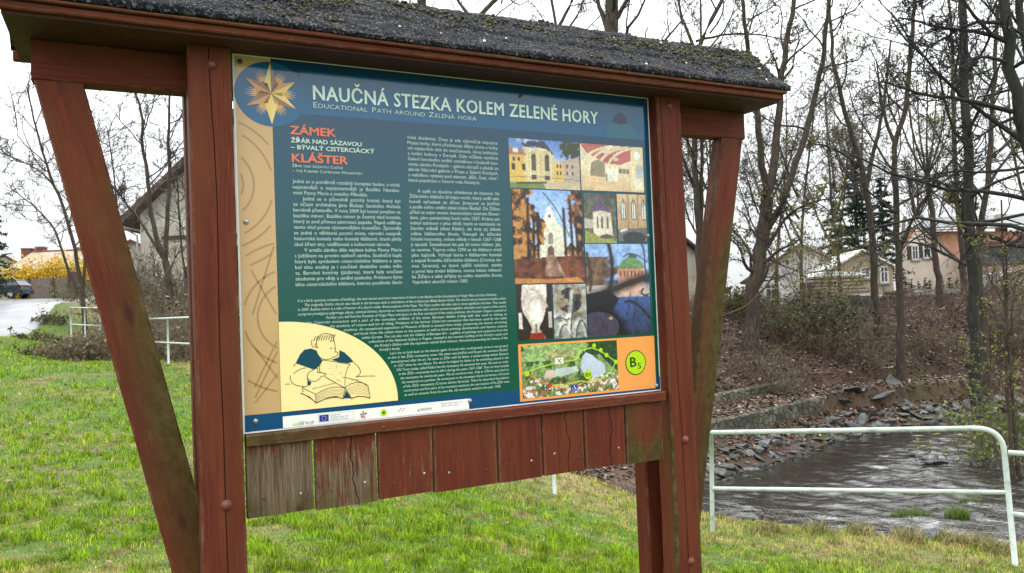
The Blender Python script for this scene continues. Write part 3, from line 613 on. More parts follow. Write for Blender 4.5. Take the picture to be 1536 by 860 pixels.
class Writing:
    def __init__(s): s.V, s.F = [], []
    def line(s, txt, a, z, cap, width=None, lay=6, ws=True, **kw):
        "baseline at (a,z), capital height cap, stretched by word spaces (then letter width) to width"
        b = kw.pop('bold', 0); size = cap/CAP; V, F = text_mesh(txt, size, **kw)
        w = V[:, 0].max()-V[:, 0].min()
        if width:
            nsp = txt.count(' ')
            if nsp and ws and not kw.get('sc'):
                tgt = width; V2, _ = text_mesh(txt, size, word=1.5, **kw); w2 = V2[:, 0].max()-V2[:, 0].min()
                if w2 > w+1e-6:
                    f0 = min(1.0, width/w); f0 = f0 if f0 < 1 else 1.0
                    need = width/ f0-w if f0 < 1 else width-w
                    ws = 1+.5*need/(w2-w)
                    if f0 >= 1: V, F = text_mesh(txt, size, word=min(ws, 4), **kw); w = V[:, 0].max()-V[:, 0].min()
            V[:, 0] *= width/w
        x0 = V[:, 0].min()
        for q, (dx, dz) in enumerate(((-b, 0), (b, 0), (0, -b*.7), (0, b*.7)) if b > .0006 else ((0, 0),)):      # heavier weight: the letters printed again a hair to each side
            o = len(s.V); s.V += [lb(a+v[0]-x0+dx, .0005+lay*.0004+q*.00005, z+v[1]+dz) for v in V]; s.F += [[i+o for i in f] for f in F]
        return s
    def build(s, name, mat, parent=None): return link(name, mesh(name, s.V, s.F, MP[mat]), parent or panel)
Writing().line('NAUČNÁ STEZKA KOLEM ZELENÉ HORY', .228, .985, .0425, 1.024, bold=.0013, char=1.06).build('title_text', 'title')
Writing().line('Educational Path around Zelená hora', .227, .960, .0165, .541, sc=True).build('subtitle_text', 'text')
for tx, a, z, w in (('ZÁMEK', .156, .875, .136), ('KLÁŠTER', .159, .792, .167)): Writing().line(tx, a, z, .0235, w, bold=.0012).build('heading_text', 'red')
for tx, a, z, w in (('ŽĎÁR NAD SÁZAVOU', .157, .850, .215), ('– BÝVALÝ CISTERCIÁCKÝ', .156, .830, .256)): Writing().line(tx, a, z, .0125, w, bold=.0007, ws=False).build('subheading_text', 'text')
for tx, z, w in (('Žďár nad Sázavou Castle', .776, .153), ('– the Former Cistercian Monastery', .761, .214)): Writing().line(tx, .158, z, .0088, w, sc=True, bold=.0004).build('subheading_text', 'text')
C1 = '''Jedná se o poměrně rozsáhlý komplex budov, z nichž
nejznámější a nejvýznamnější je Bazilika Nanebe-
vzetí Panny Marie a svatého Mikuláše.|
>Jedná se o původně gotický kostel, který byl
za účasti architekta Jana Blažeje Santiniho Aichela
barokně přestavěn. V roce 2009 byl kostel povýšen na
baziliku minor. Bazilika minor je čestný titul kostela,
který je pod přímou patronací papeže. Papež uděluje
tento titul pouze významnějším kostelům. Zpravidla
se jedná o věhlasná poutní místa, národní svatyně,
historické kostely nebo kostely klášterní, které plnily
úkol šíření víry, vzdělanosti a kulturnosti národa.|
>V areálu zámku dále najdete kašnu Panny Marie
s Ježíškem na prvním nádvoří zámku, Studniční kapli,
která byla symbolem cisterciáckého kláštera a sym-
bol této studny je i součástí dnešního znaku měs-
ta, Barokní konírny (jízdárna), které byly součástí
akademie pro vědy a umění jezdecké, Prelaturu býva-
lého cisterciáckého kláštera, kterou používala šlech-'''.split('\n')
C2 = '''tická akademie. Dnes je zde výjimečná expozice
Muzea knihy, které představuje dějiny písma a knihy
od nejstarších dob do současnosti, vývoj knihtisku
a knižní kultury v Evropě. Dále můžete navštívit
Galerii barokního umění umístěnou v budově kon-
ventu zámku Kinských – galerie obrazů a plastik ze
sbírek Národní galerie v Praze a Galerii Kinských,
s nabídkou výstavy pod názvem „Bůh, čest, vlast“,
která pojednává o historii rodu Kinských.|

>A opět se zkusíme ohlédnout do historie: Ve
Žďárském klášteře žil kdysi mnich, který uměl nád-
herně vyřezávat ze dřeva. Jmenoval se Jindřich
a podle svého umění získal jméno Řezbář. Do Žďáru
přišel se svým otcem, kamenickým mistrem Ekwar-
dem, jako patnáctiletý hoch roku 1257. Krátce po-
máhal tatínkovi v jeho dílně, která se nacházela na
Starém městě (dnes Klafar), ale brzy jej zlákala
vidina klášterního života. Vstoupil do žďárské
řeholní komunity, ovšem někdy v letech 1267–1268
ji opustil. Šestadvacet let pak žil mimo klášter. Jak,
to nevíme. Teprve roku 1294 se do kláštera vrátil
jako kajícník. Vyřezal lavice v klášterním kostele
a sepsal Kroniku žďárského kláštera (Cronica do-
mus Sarensis), ve které vylíčil založení, stavbu
a první léta trvání kláštera, novou lokaci městeč-
ka Žďáru a také střípky ze svého vlastního života.
Vyprávění ukončil rokem 1300.|'''.split('\n')
def column(lines, a, w, z0, z1, cap):
    wr = Writing(); st = (z0-z1)/(len(lines)-1)
    for i, l in enumerate(lines):
        if not l: continue
        ind = .028 if l[0] == '>' else 0; last = l.endswith('|'); tx = l.strip('>|'); ww = w-ind
        if last: V, _ = text_mesh(tx, cap/CAP, bold=.0003); ww = min(ww, float(np.ptp(V[:, 0]))*.95)
        wr.line(tx, a+ind, z0-i*st, cap, ww, bold=.0003)
    wr.build('paragraph_text', 'text')
column(C1, .158, .333, .7285, .4195, .0108); column(C2, .522, .320, .884, .4195, .0108)
EN = ['It is a fairly spacious complex of buildings, the best known and most important of which is the Basilica of the Assumption of Virgin Mary and Saint Nicholas.', '>The originally Gothic church was rebuilt in the baroque style in attendance of the architect Jan Blažej Santini Aichel. The church was promoted to basilica minor', 'in 2009. Basilica minor is a title of honour of a church under direct auspices of the Pope. The Pope confers this title only to more significant churches. They usually', 'comprise prestigious pilgrimage places, national shrines, historical or monastery churches that used to spread evangelism, education and culture of the nation.',
 'Further you will find the Fountain of Virgin Mary with Jesus in the first courtyard of the castle premises, the Fountain Chapel, a symbol of', 'the Cistercian monastery and a part of the nowadays emblem of the town, Baroque Stables (riding hall) that used to belong to', 'the academy of science and art of riding, Prelature of the former Cistercian monastery that had been used by the noble', 'academy. An exceptional exposition of Museum of Book is situated here today, presenting the history of writing', 'and book from the oldest times to the present as well as book printing development and literary cultures', 'within Europe. You can also visit the Gallery of Baroque Art – a gallery of paintings and sculptures from the', 'collections of the National Gallery in Prague, situated in the convent building of the Kinský’s castle and', 'the Kinský’s Gallery with the exposition named God, Honour, Homeland presenting the history of the', 'Kinský’s family.|',
 '>Let’s try to look back to the history again: A monk who could greatly carve in wood used', 'to live in the Žďár monastery once. His name was Jindřich and he got the surname Řezbář', '(woodcarver) after his art. He came to Žďár with his father, a stone-cutting master Ekward,', 'in 1257 when he was fifteen. For short he helped his father at his workshop placed in the', 'Old Town (today called Klafar) but the monastery life attracted him soon. He took an order', 'in the Žďár community but he left it during the years 1267–1268. Then he lived outside', 'the monastery for twenty-six years. We do not know how. Only in 1294 he came back to', 'the monastery as a penitent. He carved pews in the monastery church and wrote a Chronicle', 'of the Žďár monastery (Cronica domus Sarensis). There he described foundation,', 'construction and first years of the monastery existence, the new location of the Žďár town', 'as well as remarks from his own life. His narration ended in the year 1300.|']
wr = Writing(); st = (.3725-.066)/(len(EN)-1); ARC = (.109, .062, .352, .254)
for i, l in enumerate(EN):
    z = .3725-i*st; q = (z+.007-ARC[1])/ARC[3]; lo = .162 if q > 1.02 else max(.162, ARC[0]+ARC[2]*math.sqrt(max(0, 1-min(q, 1)**2))+.022)
    if i == 4: lo = .245
    ind = .02 if l[0] == '>' else 0; ww = .853-lo-ind; tx = l.strip('>|')
    if i == 0: ww = .656
    if l.endswith('|'): V, _ = text_mesh(tx, .0083/CAP, shear=.2); ww = min(ww, float(np.ptp(V[:, 0]))*.92)
    wr.line(tx, lo+ind, z, .0083, ww, shear=.2)
wr.build('paragraph_text', 'text')
# ---- drawing of a reading monk on a cream quarter disc
arc = [(ARC[0]-.0035, .052)]+[(ARC[0]+ARC[2]*math.cos(t), max(.0535, ARC[1]+ARC[3]*math.sin(t))) for t in np.linspace(-.03, math.pi/2, 40)]+[(ARC[0]-.0035, ARC[1]+ARC[3])]
cream = flat('cream_field', [arc], 5, 'cream')
def MK(x, y): return (.109+(x-25)*.000332, .052+((850-.089*(x-15))-y)*.000327)
def stroke(pl, w=.0016):
    q = []; pl = [MK(*p) for p in pl]
    for (x0, y0), (x1, y1) in zip(pl[:-1], pl[1:]):
        d = math.hypot(x1-x0, y1-y0)+1e-9; nx, ny = -(y1-y0)/d*w/2, (x1-x0)/d*w/2; ex_, ey_ = (x1-x0)/d*w*.3, (y1-y0)/d*w*.3
        q.append([(x0-ex_+nx, y0-ey_+ny), (x0-ex_-nx, y0-ey_-ny), (x1+ex_-nx, y1+ey_-ny), (x1+ex_+nx, y1+ey_+ny)])
    return q
def bez(*p, n=10):
    p = np.array(p, float); o = []
    for t in np.linspace(0, 1, n):
        q = p.copy()
        while len(q) > 1: q = q[:-1]*(1-t)+q[1:]*t
        o.append(tuple(q[0]))
    return o
flat('shoulder_cape', [[MK(*p) for p in ((150, 410), (190, 330), (230, 285), (290, 272), (340, 290), (352, 330), (385, 375), (350, 440), (300, 462), (240, 440))], [MK(*p) for p in ((470, 372), (540, 345), (545, 280), (590, 300), (640, 345), (672, 385), (620, 400), (540, 392))], [MK(*p) for p in ((248, 560), (285, 580), (268, 612), (247, 608))], [MK(*p) for p in ((592, 655), (640, 725), (568, 728))]], 7, 'navy', cream)
ln = []
for b_ in [bez((345, 265), (330, 200), (345, 120), (430, 110), (500, 150)), bez((352, 330), (372, 372), (430, 385), (480, 350)), bez((480, 350), (505, 340), (525, 345), (548, 318), (530, 285), (505, 300)), bez((505, 300), (510, 260), (505, 200), (490, 160)),
   bez((335, 225), (315, 235), (330, 270), (352, 262)), bez((300, 195), (290, 230), (296, 255), (318, 262)), bez((460, 205), (475, 190), (495, 195)),
   bez((150, 415), (120, 440), (140, 430), (135, 440)), bez((100, 520), (90, 590), (130, 620), (245, 618)), bez((130, 505), (160, 470), (210, 450), (240, 450)), bez((250, 560), (240, 510), (260, 480), (300, 470)), bez((250, 545), (300, 600), (350, 560), (370, 530)), bez((300, 470), (345, 430), (350, 460), (340, 490)), bez((340, 490), (400, 490), (440, 500), (420, 520), (370, 525)),
   bez((672, 390), (740, 440), (760, 500), (690, 525)), bez((55, 600), (75, 596), (95, 598)), bez((690, 525), (770, 515), (870, 516)), bez((390, 375), (345, 430), (365, 470), (360, 490)), bez((390, 375), (480, 385), (560, 400), (640, 410)), bez((640, 410), (590, 460), (580, 560), (588, 632)), bez((405, 525), (470, 570), (540, 600), (588, 632)),
   bez((200, 620), (220, 650), (290, 670), (318, 690)), bez((318, 690), (400, 640), (480, 600), (588, 632)), bez((588, 632), (640, 570), (740, 560), (800, 605)), bez((185, 678), (260, 710), (300, 750), (320, 765)), bez((320, 765), (420, 720), (500, 705), (565, 728)), bez((640, 726), (700, 700), (760, 705), (818, 722)), bez((800, 605), (808, 660), (818, 722)), bez((318, 690), (316, 730), (320, 765)), bez((205, 625), (200, 655), (210, 670)), bez((588, 632), (575, 680), (565, 728)), bez((590, 640), (620, 690), (645, 726)), bez((560, 530), (690, 545), (760, 580), (785, 605))]: ln += stroke(b_)
for k_ in range(6): ln += stroke(bez((322, 702+k_*10), (400, 652+k_*11), (490, 625+k_*14), (575, 650+k_*12)), .0006)+stroke(bez((600, 645+k_*12), (650, 600+k_*15), (740, 590+k_*16), (806, 620+k_*17)), .0006)
for k_ in range(9): ln += stroke(bez((318+k_*22, 200-k_*2), (322+k_*22, 175-k_*2), (336+k_*22, 160-k_*3)), .0018)
for k_ in range(14):
    x, y = 290+k_*15, 640-k_*4; ln += stroke([(x, y), (x+8, y-6), (x+11, y+2)], .0009)
for k_ in range(30):
    x, y = rq.uniform(420, 560), rq.uniform(415, 570)
    if y < 420+(x-380)*1.1 and x < 590-(y-400)*.1: ln += stroke([(x, y), (x+8, y+2)], .0008)
for k_ in range(12):
    x, y = rq.uniform(610, 720), rq.uniform(550, 595); ln += stroke([(x, y), (x+9, y+2)], .0008)
ln += [[MK(*p) for p in ((470+dx+6*math.cos(t), 265+9*math.sin(t)) for t in np.linspace(0, 6, 8))] for dx in (0, 36)]
for q in (.0016,): ln += stroke([(185, 680), (260, 712), (320, 768), (420, 724), (500, 710), (566, 731)], .0022)+stroke([(640, 729), (700, 706), (760, 710), (818, 725)], .0022)
flat('monk_drawing', ln, 8, 'ink', cream)
flat('book_pages', [[MK(*p) for p in ((390, 377), (640, 412), (600, 470), (585, 560), (587, 628), (470, 568), (380, 515), (430, 500), (360, 480))]], 7, 'cream', cream)
# ---- logo strip
lg = flat('logo_strip', [rect(.109, .0045, .703, .0385)], 2, 'white')
flat('flag_field', [rect(.215, .0125, .243, .0320)], 4, 'eu', lg)
flat('flag_stars', [ell(.229+.0062*math.cos(t), .0222+.0062*math.sin(t), .0009, n=6) for t in np.linspace(0, 2*math.pi, 13)[:-1]], 5, 'yellow', lg)
flat('logo_frame', [rect(.211, .0105, .319, .0110), rect(.211, .0340, .319, .0345), rect(.211, .011, .2115, .034), rect(.3185, .011, .319, .034)], 4, 'grey', lg)
w_ = Writing(); w_.line('ROP', .175, .0085, .0085, .024, lay=4, bold=.0003); w_.line('EVROPSKÁ UNIE', .248, .0270, .0035, .030, lay=4); w_.line('EVROPSKÝ FOND PRO', .248, .0205, .0035, .055, lay=4); w_.line('REGIONÁLNÍ ROZVOJ', .248, .0140, .0035, .052, lay=4)
w_.line('Magistrát Města Žďáru nad', .605, .0290, .0040, .072, lay=4); w_.line('Sázavou Odbor kultury', .605, .0215, .0040, .060, lay=4); w_.line('GREMIS', .533, .0150, .0072, .040, lay=4, bold=.0004); w_.build('logo_text', 'grey', lg)
flat('logo_green', [[(.136+i*.005, .0085), (.1385+i*.005, .0085), (.1415+i*.005, .0155+i*.001), (.139+i*.005, .0155+i*.001)] for i in range(4)]+[ell(.4140, .021, .0105, n=24)], 4, 'lime', lg)
flat('logo_dark', [[(.156+i*.005, .0085), (.1575+i*.005, .0085), (.1605+i*.005, .0195), (.159+i*.005, .0195)] for i in range(3)]+[[(.414+.0065*(1 if i % 2 == 0 else .45)*math.cos(i*math.pi/5+1.57), .021+.0065*(1 if i % 2 == 0 else .45)*math.sin(i*math.pi/5+1.57)) for i in range(10)]]+[[(.350, .02), (.350+.011*math.cos(t), .02+.011*math.sin(t)), (.350+.011*math.cos(t+.6), .02+.011*math.sin(t+.6))] for t in (.2, 1.4)], 5, 'dgreen', lg)
flat('logo_red', [[(.350, .02), (.350+.011*math.cos(t), .02+.011*math.sin(t)), (.350+.011*math.cos(t+.6), .02+.011*math.sin(t+.6))] for t in (2.6, 3.6, 4.6)]+[rect(.462+.0058*i, .020+(i % 2)*.006, .4655+.0058*i, .0235+(i % 2)*.006) for i in range(4)]+[[(.524, .0142), (.5305, .0142), (.5285, .0222)]], 5, 'logored', lg)
# ---- pictures: numpy painted colour grids
class Pic:
    def __init__(s, a0, z0, a1, z1, res=.0022):
        s.b = (a0, z0, a1, z1); s.w, s.h = max(8, int((a1-a0)/res)), max(8, int((z1-z0)/res)); s.asp = s.w/s.h
        s.X, s.Y = np.meshgrid((np.arange(s.w)+.5)/s.w, (np.arange(s.h)+.5)/s.h); s.I = np.zeros((s.h, s.w, 3)); s.sd = int(a0*1000)
    def put(s, m, c): s.I = s.I*(1-m[..., None])+np.array(c)*m[..., None]; return s
    def grad(s, c0, c1): t = s.Y[..., None]; s.I = np.array(c0)*(1-t)+np.array(c1)*t; return s
    def poly(s, pts, c):
        return s.put(inpoly(s.X, s.Y, pts).astype(float), c)
    def el(s, x, y, rx, ry, c): return s.put((((s.X-x)/rx)**2+((s.Y-y)/ry)**2 < 1).astype(float), c)
    def line(s, pts, w, c):
        m = np.zeros(s.X.shape)
        for (x0, y0), (x1, y1) in zip(pts[:-1], pts[1:]):
            dx, dy = (x1-x0)*s.asp, y1-y0; px, py = (s.X-x0)*s.asp, s.Y-y0; t = np.clip((px*dx+py*dy)/(dx*dx+dy*dy+1e-12), 0, 1)
            m = np.maximum(m, np.clip(1.3-np.hypot(px-t*dx, py-t*dy)/w, 0, 1))
        return s.put(m, c)
    def nz(s, f, seed=0, o=4): return fbm(s.X*f*s.asp+s.sd, s.Y*f, o, seed+s.sd)
    def tex(s, m, f, lo, hi, seed=0):
        "scale the colours under mask m by noise"
        g = lo+(hi-lo)*np.clip((s.nz(f, seed)-.25)/.5, 0, 1); s.I = np.where(m[..., None] > 0, s.I*g[..., None], s.I); return s
    def soft(s):
        I = s.I; J = np.pad(I, ((1, 1), (1, 1), (0, 0)), 'edge'); I = .56*I+.11*(J[:-2, 1:-1]+J[2:, 1:-1]+J[1:-1, :-2]+J[1:-1, 2:]); r_ = np.random.default_rng(s.sd)
        I = I*(.86+.28*np.clip((s.nz(42, 91, 3)-.2)/.6, 0, 1))[..., None]*(.90+.20*np.clip((s.nz(4, 92, 2)-.2)/.6, 0, 1))[..., None]*r_.uniform(.9, 1.1, I.shape[:2])[..., None]
        g = I.mean(-1, keepdims=True); return np.clip(g+(I-g)*1.0, 0, 1)
    def build(s, name, parent=None, lay=3):
        a0, z0, a1, z1 = s.b; xs = np.linspace(a0, a1, s.w+1); zs = np.linspace(z0, z1, s.h+1); A_, Z_ = np.meshgrid(xs, zs); n, m = A_.shape
        V = np.stack([A_-.742, np.full(A_.shape, -(.0005+lay*.0004)), Z_+ZB], -1).reshape(-1, 3); i = (np.arange(n-1)[:, None]*m+np.arange(m-1)[None, :]).ravel()
        F_ = np.stack([i, i+1, i+1+m, i+m], 1); I = s.soft()
        return link(name, mesh(name, V, F_, MP['col'], ccol=np.repeat(I.reshape(-1, 3), 4, 0)), parent or panel)
l = lin
# palace
p = Pic(.885, .740, 1.166, .911).grad(l(190, 210, 238), l(96, 140, 214)); p.put(np.clip((p.nz(5, 3)-.5)*4, 0, .8), l(235, 238, 244))
p.put(((((p.X-.88)/.16)**2+((p.Y-.84)/.24)**2+(p.nz(14, 77)-.5)*2.4) < .8)*(p.Y > .56)*1., l(66, 74, 52))
p.poly([(0, .1), (0, .68), (.24, .66), (.24, .1)], l(226, 186, 96)).poly([(.6, .1), (.6, .56), (.78, .6), (1, .7), (1, .1)], l(196, 176, 160)).poly([(.58, .1), (.58, .58), (.76, .54), (.76, .1)], l(226, 190, 110))
p.poly([(.22, .1), (.2, .84), (.3, .8), (.4, .82), (.52, .8), (.62, .66), (.62, .1)], l(218, 196, 146)).poly([(.18, .82), (.26, .96), (.5, .97), (.62, .74), (.6, .68), (.5, .82), (.34, .86)], l(74, 70, 76)).poly([(0, .68), (0, .84), (.16, .8), (.24, .68)], l(170, 120, 96))
for x in (.03, .17): p.poly([(x, .36), (x+.05, .36), (x+.05, .5), (x, .5)], l(70, 60, 54))
for x in (.31, .5): p.poly([(x, .36), (x+.06, .36), (x+.06, .68), (x, .68)], l(90, 84, 78)); p.el(x+.03, .66, .03, .05, l(80, 74, 70)); p.poly([(x-.01, .18), (x+.06, .18), (x+.06, .28), (x-.01, .28)], l(90, 72, 60))
for x in (.66, .71, .8, .88): p.poly([(x, .3), (x+.025, .3), (x+.025, .38), (x, .38)], l(90, 70, 60)); p.poly([(x, .44), (x+.025, .44), (x+.025, .52), (x, .52)], l(90, 70, 60))
for x in (.25, .29, .4, .47, .58): p.line([(x, .12), (x, .78)], .012, l(236, 222, 184))
p.line([(.2, .83), (.32, .8), (.42, .815), (.52, .8), (.62, .67)], .018, l(240, 230, 200)).line([(.2, .3), (.62, .28)], .012, l(232, 218, 180)).line([(0, .67), (.22, .67)], .014, l(200, 160, 110)).line([(.44, .97), (.44, 1)], .012, l(60, 60, 66)).el(.09, .76, .04, .05, l(230, 226, 220)).el(.2, .9, .02, .03, l(70, 80, 110))
for x in (.05, .12): p.poly([(x, .54), (x+.03, .54), (x+.03, .62), (x, .62)], l(80, 66, 60))
p.poly([(0, 0), (0, .12), (.55, .13), (.5, 0)], l(120, 136, 84)).poly([(.5, 0), (.45, .14), (1, .12), (1, 0)], l(204, 186, 160)).line([(0, .22), (.5, .24), (1, .2)], .006, l(110, 96, 84)); p.line([(.1, .1), (.5, .13)], .025, l(56, 70, 40)); p.tex(p.Y < 2, 40, .82, 1.12).build('photo')
# vaulted gallery room
p = Pic(1.171, .741, 1.446, .910).grad(l(216, 196, 160), l(236, 222, 190)); p.poly([(0, 1), (1, 1), (.86, .72), (.62, .58), (.4, .6), (.1, .8)], l(186, 104, 96))
for x in (0, .12, .26, .4): p.line(bez((x, .45), (x+.05, .75), (x+.2, .9), (x+.5, .98)), .03, l(238, 222, 188))
p.el(.4, .86, .07, .05, l(236, 210, 190)).el(.55, .7, .05, .04, l(226, 190, 176)); p.poly([(.14, .3), (.16, .6), (.27, .68), (.38, .6), (.38, .3)], l(150, 136, 116)).poly([(0, 0), (0, .34), (.3, .3), (.7, .28), (1, .05), (1, 0)], l(222, 190, 150))
p.poly([(.78, .05), (.8, .9), (.9, 1), (1, 1), (1, .05)], l(232, 214, 176)).el(.9, .8, .05, .09, l(250, 248, 240)).poly([(.88, .3), (.88, .56), (.93, .64), (.99, .56), (.99, .3)], l(190, 196, 196)).poly([(.85, .12), (.86, .28), (.98, .24), (.97, .08)], l(238, 228, 206))
for x in (.15, .6, .66, .72): p.poly([(x, .4), (x+.05, .4), (x+.05, .5), (x, .5)], l(140, 120, 96))
p.poly([(.38, .2), (.4, .5), (.58, .5), (.58, .22)], l(240, 232, 214)).line([(.4, .22), (.4, .36)], .02, l(60, 54, 48)); p.tex(p.Y < 2, 25, .88, 1.1).build('photo')
# church front between autumn trees
p = Pic(.889, .411, 1.169, .736).grad(l(226, 232, 244), l(140, 176, 232)); p.poly([(.36, .28), (.36, .6), (.44, .66), (.46, .74), (.52, .78), (.58, .74), (.6, .66), (.7, .6), (.7, .28)], l(236, 228, 208)).poly([(.42, .66), (.5, .82), (.54, .82), (.62, .66)], l(240, 234, 220))
p.el(.52, .72, .022, .02, l(120, 110, 100)).poly([(.49, .42), (.49, .52), (.53, .55), (.56, .52), (.56, .42)], l(150, 140, 128)).el(.52, .33, .05, .07, l(110, 90, 74)).poly([(.3, .28), (.3, .44), (.4, .44), (.4, .28)], l(226, 214, 190)).poly([(.66, .28), (.66, .44), (.76, .44), (.76, .28)], l(226, 214, 190))
le = np.clip((.33-p.X-.06*np.cos(p.Y*6)+(p.nz(9, 2)-.5)*.4)*12, 0, 1)*(p.Y > .2); ri = np.clip((p.X-.78+.05*np.cos(p.Y*5)+(p.nz(9, 5)-.5)*.4)*12, 0, 1)*(p.Y > .2)
g = p.nz(16, 8)[..., None]; p.I = np.where(le[..., None] > .4, np.where(g > .53, l(196, 138, 74), np.where(g > .42, l(122, 78, 40), l(52, 38, 26))), p.I); p.I = np.where(ri[..., None] > .4, np.where(g > .56, l(170, 116, 78), np.where(g > .42, l(104, 70, 50), l(40, 32, 26))), p.I)
for x, y in ((.2, .9), (.28, .7), (.34, .62), (.74, .8), (.84, .9), (.92, .7)): p.line([(x, .22), (x+(.5-x)*.06, y)], .022, l(44, 30, 24))
p.line(bez((.8, .5), (.7, .7), (.6, .85), (.44, .97)), .008, l(70, 54, 48)).poly([(0, 0), (0, .26), (1, .3), (1, 0)], l(112, 62, 40)).poly([(.42, .08), (.46, .3), (.58, .3), (.72, .06)], l(170, 130, 110)); p.tex(p.Y < .28, 14, .35, 1.5, 4); p.poly([(0, 0), (0, .06), (.5, .04), (.9, .06), (1, 0)], l(196, 130, 70)); p.tex(p.Y < 2, 45, .78, 1.2, 6).build('photo')
# chapel with a violet cone roof
p = Pic(1.177, .551, 1.314, .731).grad(l(120, 120, 80), l(96, 96, 92)); p.tex(p.Y < 2, 16, .5, 1.3).poly([(0, .3), (0, .5), (.3, .46), (.3, .3)], l(190, 180, 170)).poly([(.28, .2), (.28, .62), (.55, .7), (.84, .62), (.88, .14), (.5, .1)], l(222, 210, 192)).poly([(.24, .62), (.44, .82), (.52, .98), (.6, .82), (.9, .6), (.55, .66)], l(112, 86, 116))
for x in (.38, .52, .7): p.poly([(x, .3), (x+.06, .3), (x+.06, .5), (x+.03, .56), (x, .5)], l(110, 100, 96))
p.poly([(0, 0), (0, .26), (.4, .14), (.9, .1), (1, 0)], l(150, 156, 84)).el(.68, .13, .2, .05, l(96, 84, 76)); p.tex(p.Y < 2, 30, .8, 1.15, 7).build('photo')
# gothic windows
p = Pic(1.321, .557, 1.450, .732).grad(l(176, 140, 104), l(208, 180, 146)); p.line([(.35, .2), (.38, 1)], .03, l(166, 132, 102)).line([(.7, .2), (.72, 1)], .03, l(166, 132, 102))
for x in (.12, .48, .84): p.poly([(x, .45), (x, .78), (x+.08, .93), (x+.17, .78), (x+.17, .45)], l(120, 104, 88)); p.poly([(x+.03, .48), (x+.03, .76), (x+.08, .88), (x+.14, .76), (x+.14, .48)], l(236, 240, 240)); p.line([(x+.085, .48), (x+.085, .88)], .015, l(120, 110, 100))
p.poly([(0, 0), (0, .26), (1, .3), (1, 0)], l(110, 104, 106)).el(.55, .08, .4, .13, l(60, 58, 62)).line([(.1, .22), (.3, .26)], .03, l(220, 214, 206)); p.tex(p.Y < 2, 30, .8, 1.15, 7).build('photo')
# lake with a leaning trunk
p = Pic(1.175, .215, 1.451, .548).grad(l(50, 46, 74), l(84, 128, 214)); p.put((p.Y > .6)*1., l(150, 182, 230)); p.put(((p.Y < .56) & (p.Y > .42))*1., l(176, 166, 168))
m = np.clip((.5-p.X+(p.nz(10, 2)-.5)*.6)*8, 0, 1)*((p.Y > .55) & (p.Y < .86)); p.put(m, l(112, 86, 66)); p.tex((m > .1), 22, .4, 1.5)
p.poly([(.5, .58), (.5, .74), (.92, .74), (.92, .58)], l(212, 152, 128)).poly([(.48, .73), (.56, .8), (.64, .84), (.78, .84), (.88, .8), (.94, .73)], l(110, 150, 96)).poly([(.66, .84), (.7, .9), (.8, .88), (.82, .84)], l(80, 100, 84))
for x in np.linspace(.53, .88, 7): p.poly([(x, .64), (x+.02, .64), (x+.02, .7), (x, .7)], l(110, 70, 62))
p.poly([(.5, .42), (.5, .58), (.92, .58), (.92, .44)], l(216, 172, 158)); p.line(bez((.02, .4), (.4, .5), (.7, .58), (1.02, .64)), .075, l(46, 38, 28)).line(bez((.0, .3), (.2, .4), (.5, .2), (.56, -.05)), .09, l(22, 20, 30)).line(bez((.36, .52), (.44, .7), (.42, .85), (.36, 1.02)), .035, l(46, 34, 32)).poly([(0, .26), (0, .46), (.34, .5), (.5, .4), (.4, .28)], l(24, 22, 28))
p.line(bez((.05, .5), (.1, .6), (.06, .75), (.02, .9)), .025, l(70, 52, 44)); p.line(bez((.98, .62), (.9, .75), (.98, .88), (.9, 1)), .012, l(60, 50, 50)).line(bez((.98, .8), (.8, .9), (.7, .92), (.6, .86)), .008, l(70, 60, 60)); p.line(bez((.9, .5), (.8, .45), (.94, .4), (.98, .44)), .014, l(30, 28, 36)); p.line(bez((.6, .36), (.7, .4), (.86, .3), (1, .16)), .02, l(36, 30, 44))
p.line([(.68, .46), (.62, .2)], .006, l(40, 36, 56)).line([(.78, .4), (.7, .1)], .006, l(40, 36, 56)); p.el(.18, .1, .3, .16, l(70, 60, 84)).el(.36, .19, .03, .015, l(190, 170, 120)); p.tex(p.Y < 2, 26, .75, 1.2, 9).build('photo')
# nave
p = Pic(.894, .219, 1.030, .407).grad(l(190, 170, 156), l(232, 222, 216)); p.put(np.clip(1-((p.X-.54)**2/.05+(p.Y-.45)**2/.1), 0, 1), l(255, 250, 240))
p.poly([(0, 0), (0, 1), (.16, 1), (.12, .75), (.16, .5), (.3, .35), (.4, .2), (.3, 0)], l(52, 34, 38)).poly([(1, 0), (1, 1), (.86, 1), (.84, .7), (.8, .5), (.72, .35), (.6, .2), (.8, 0)], l(48, 34, 38)); p.line(bez((.16, .6), (.2, .95), (.5, 1.1), (.84, .6)), .03, l(206, 186, 176)).line(bez((.3, .5), (.35, .85), (.7, .9), (.75, .5)), .02, l(210, 190, 180)).poly([(.03, .2), (.03, .5), (.12, .5), (.14, .2)], l(220, 206, 200)).poly([(.88, .2), (.88, .5), (.98, .5), (.98, .2)], l(206, 190, 184))
p.poly([(.3, 0), (.36, .12), (.7, .12), (.78, 0)], l(150, 40, 36)).line([(.52, .12), (.52, .26)], .03, l(120, 100, 90)); p.tex(p.Y < 2, 24, .75, 1.2, 5).build('photo')
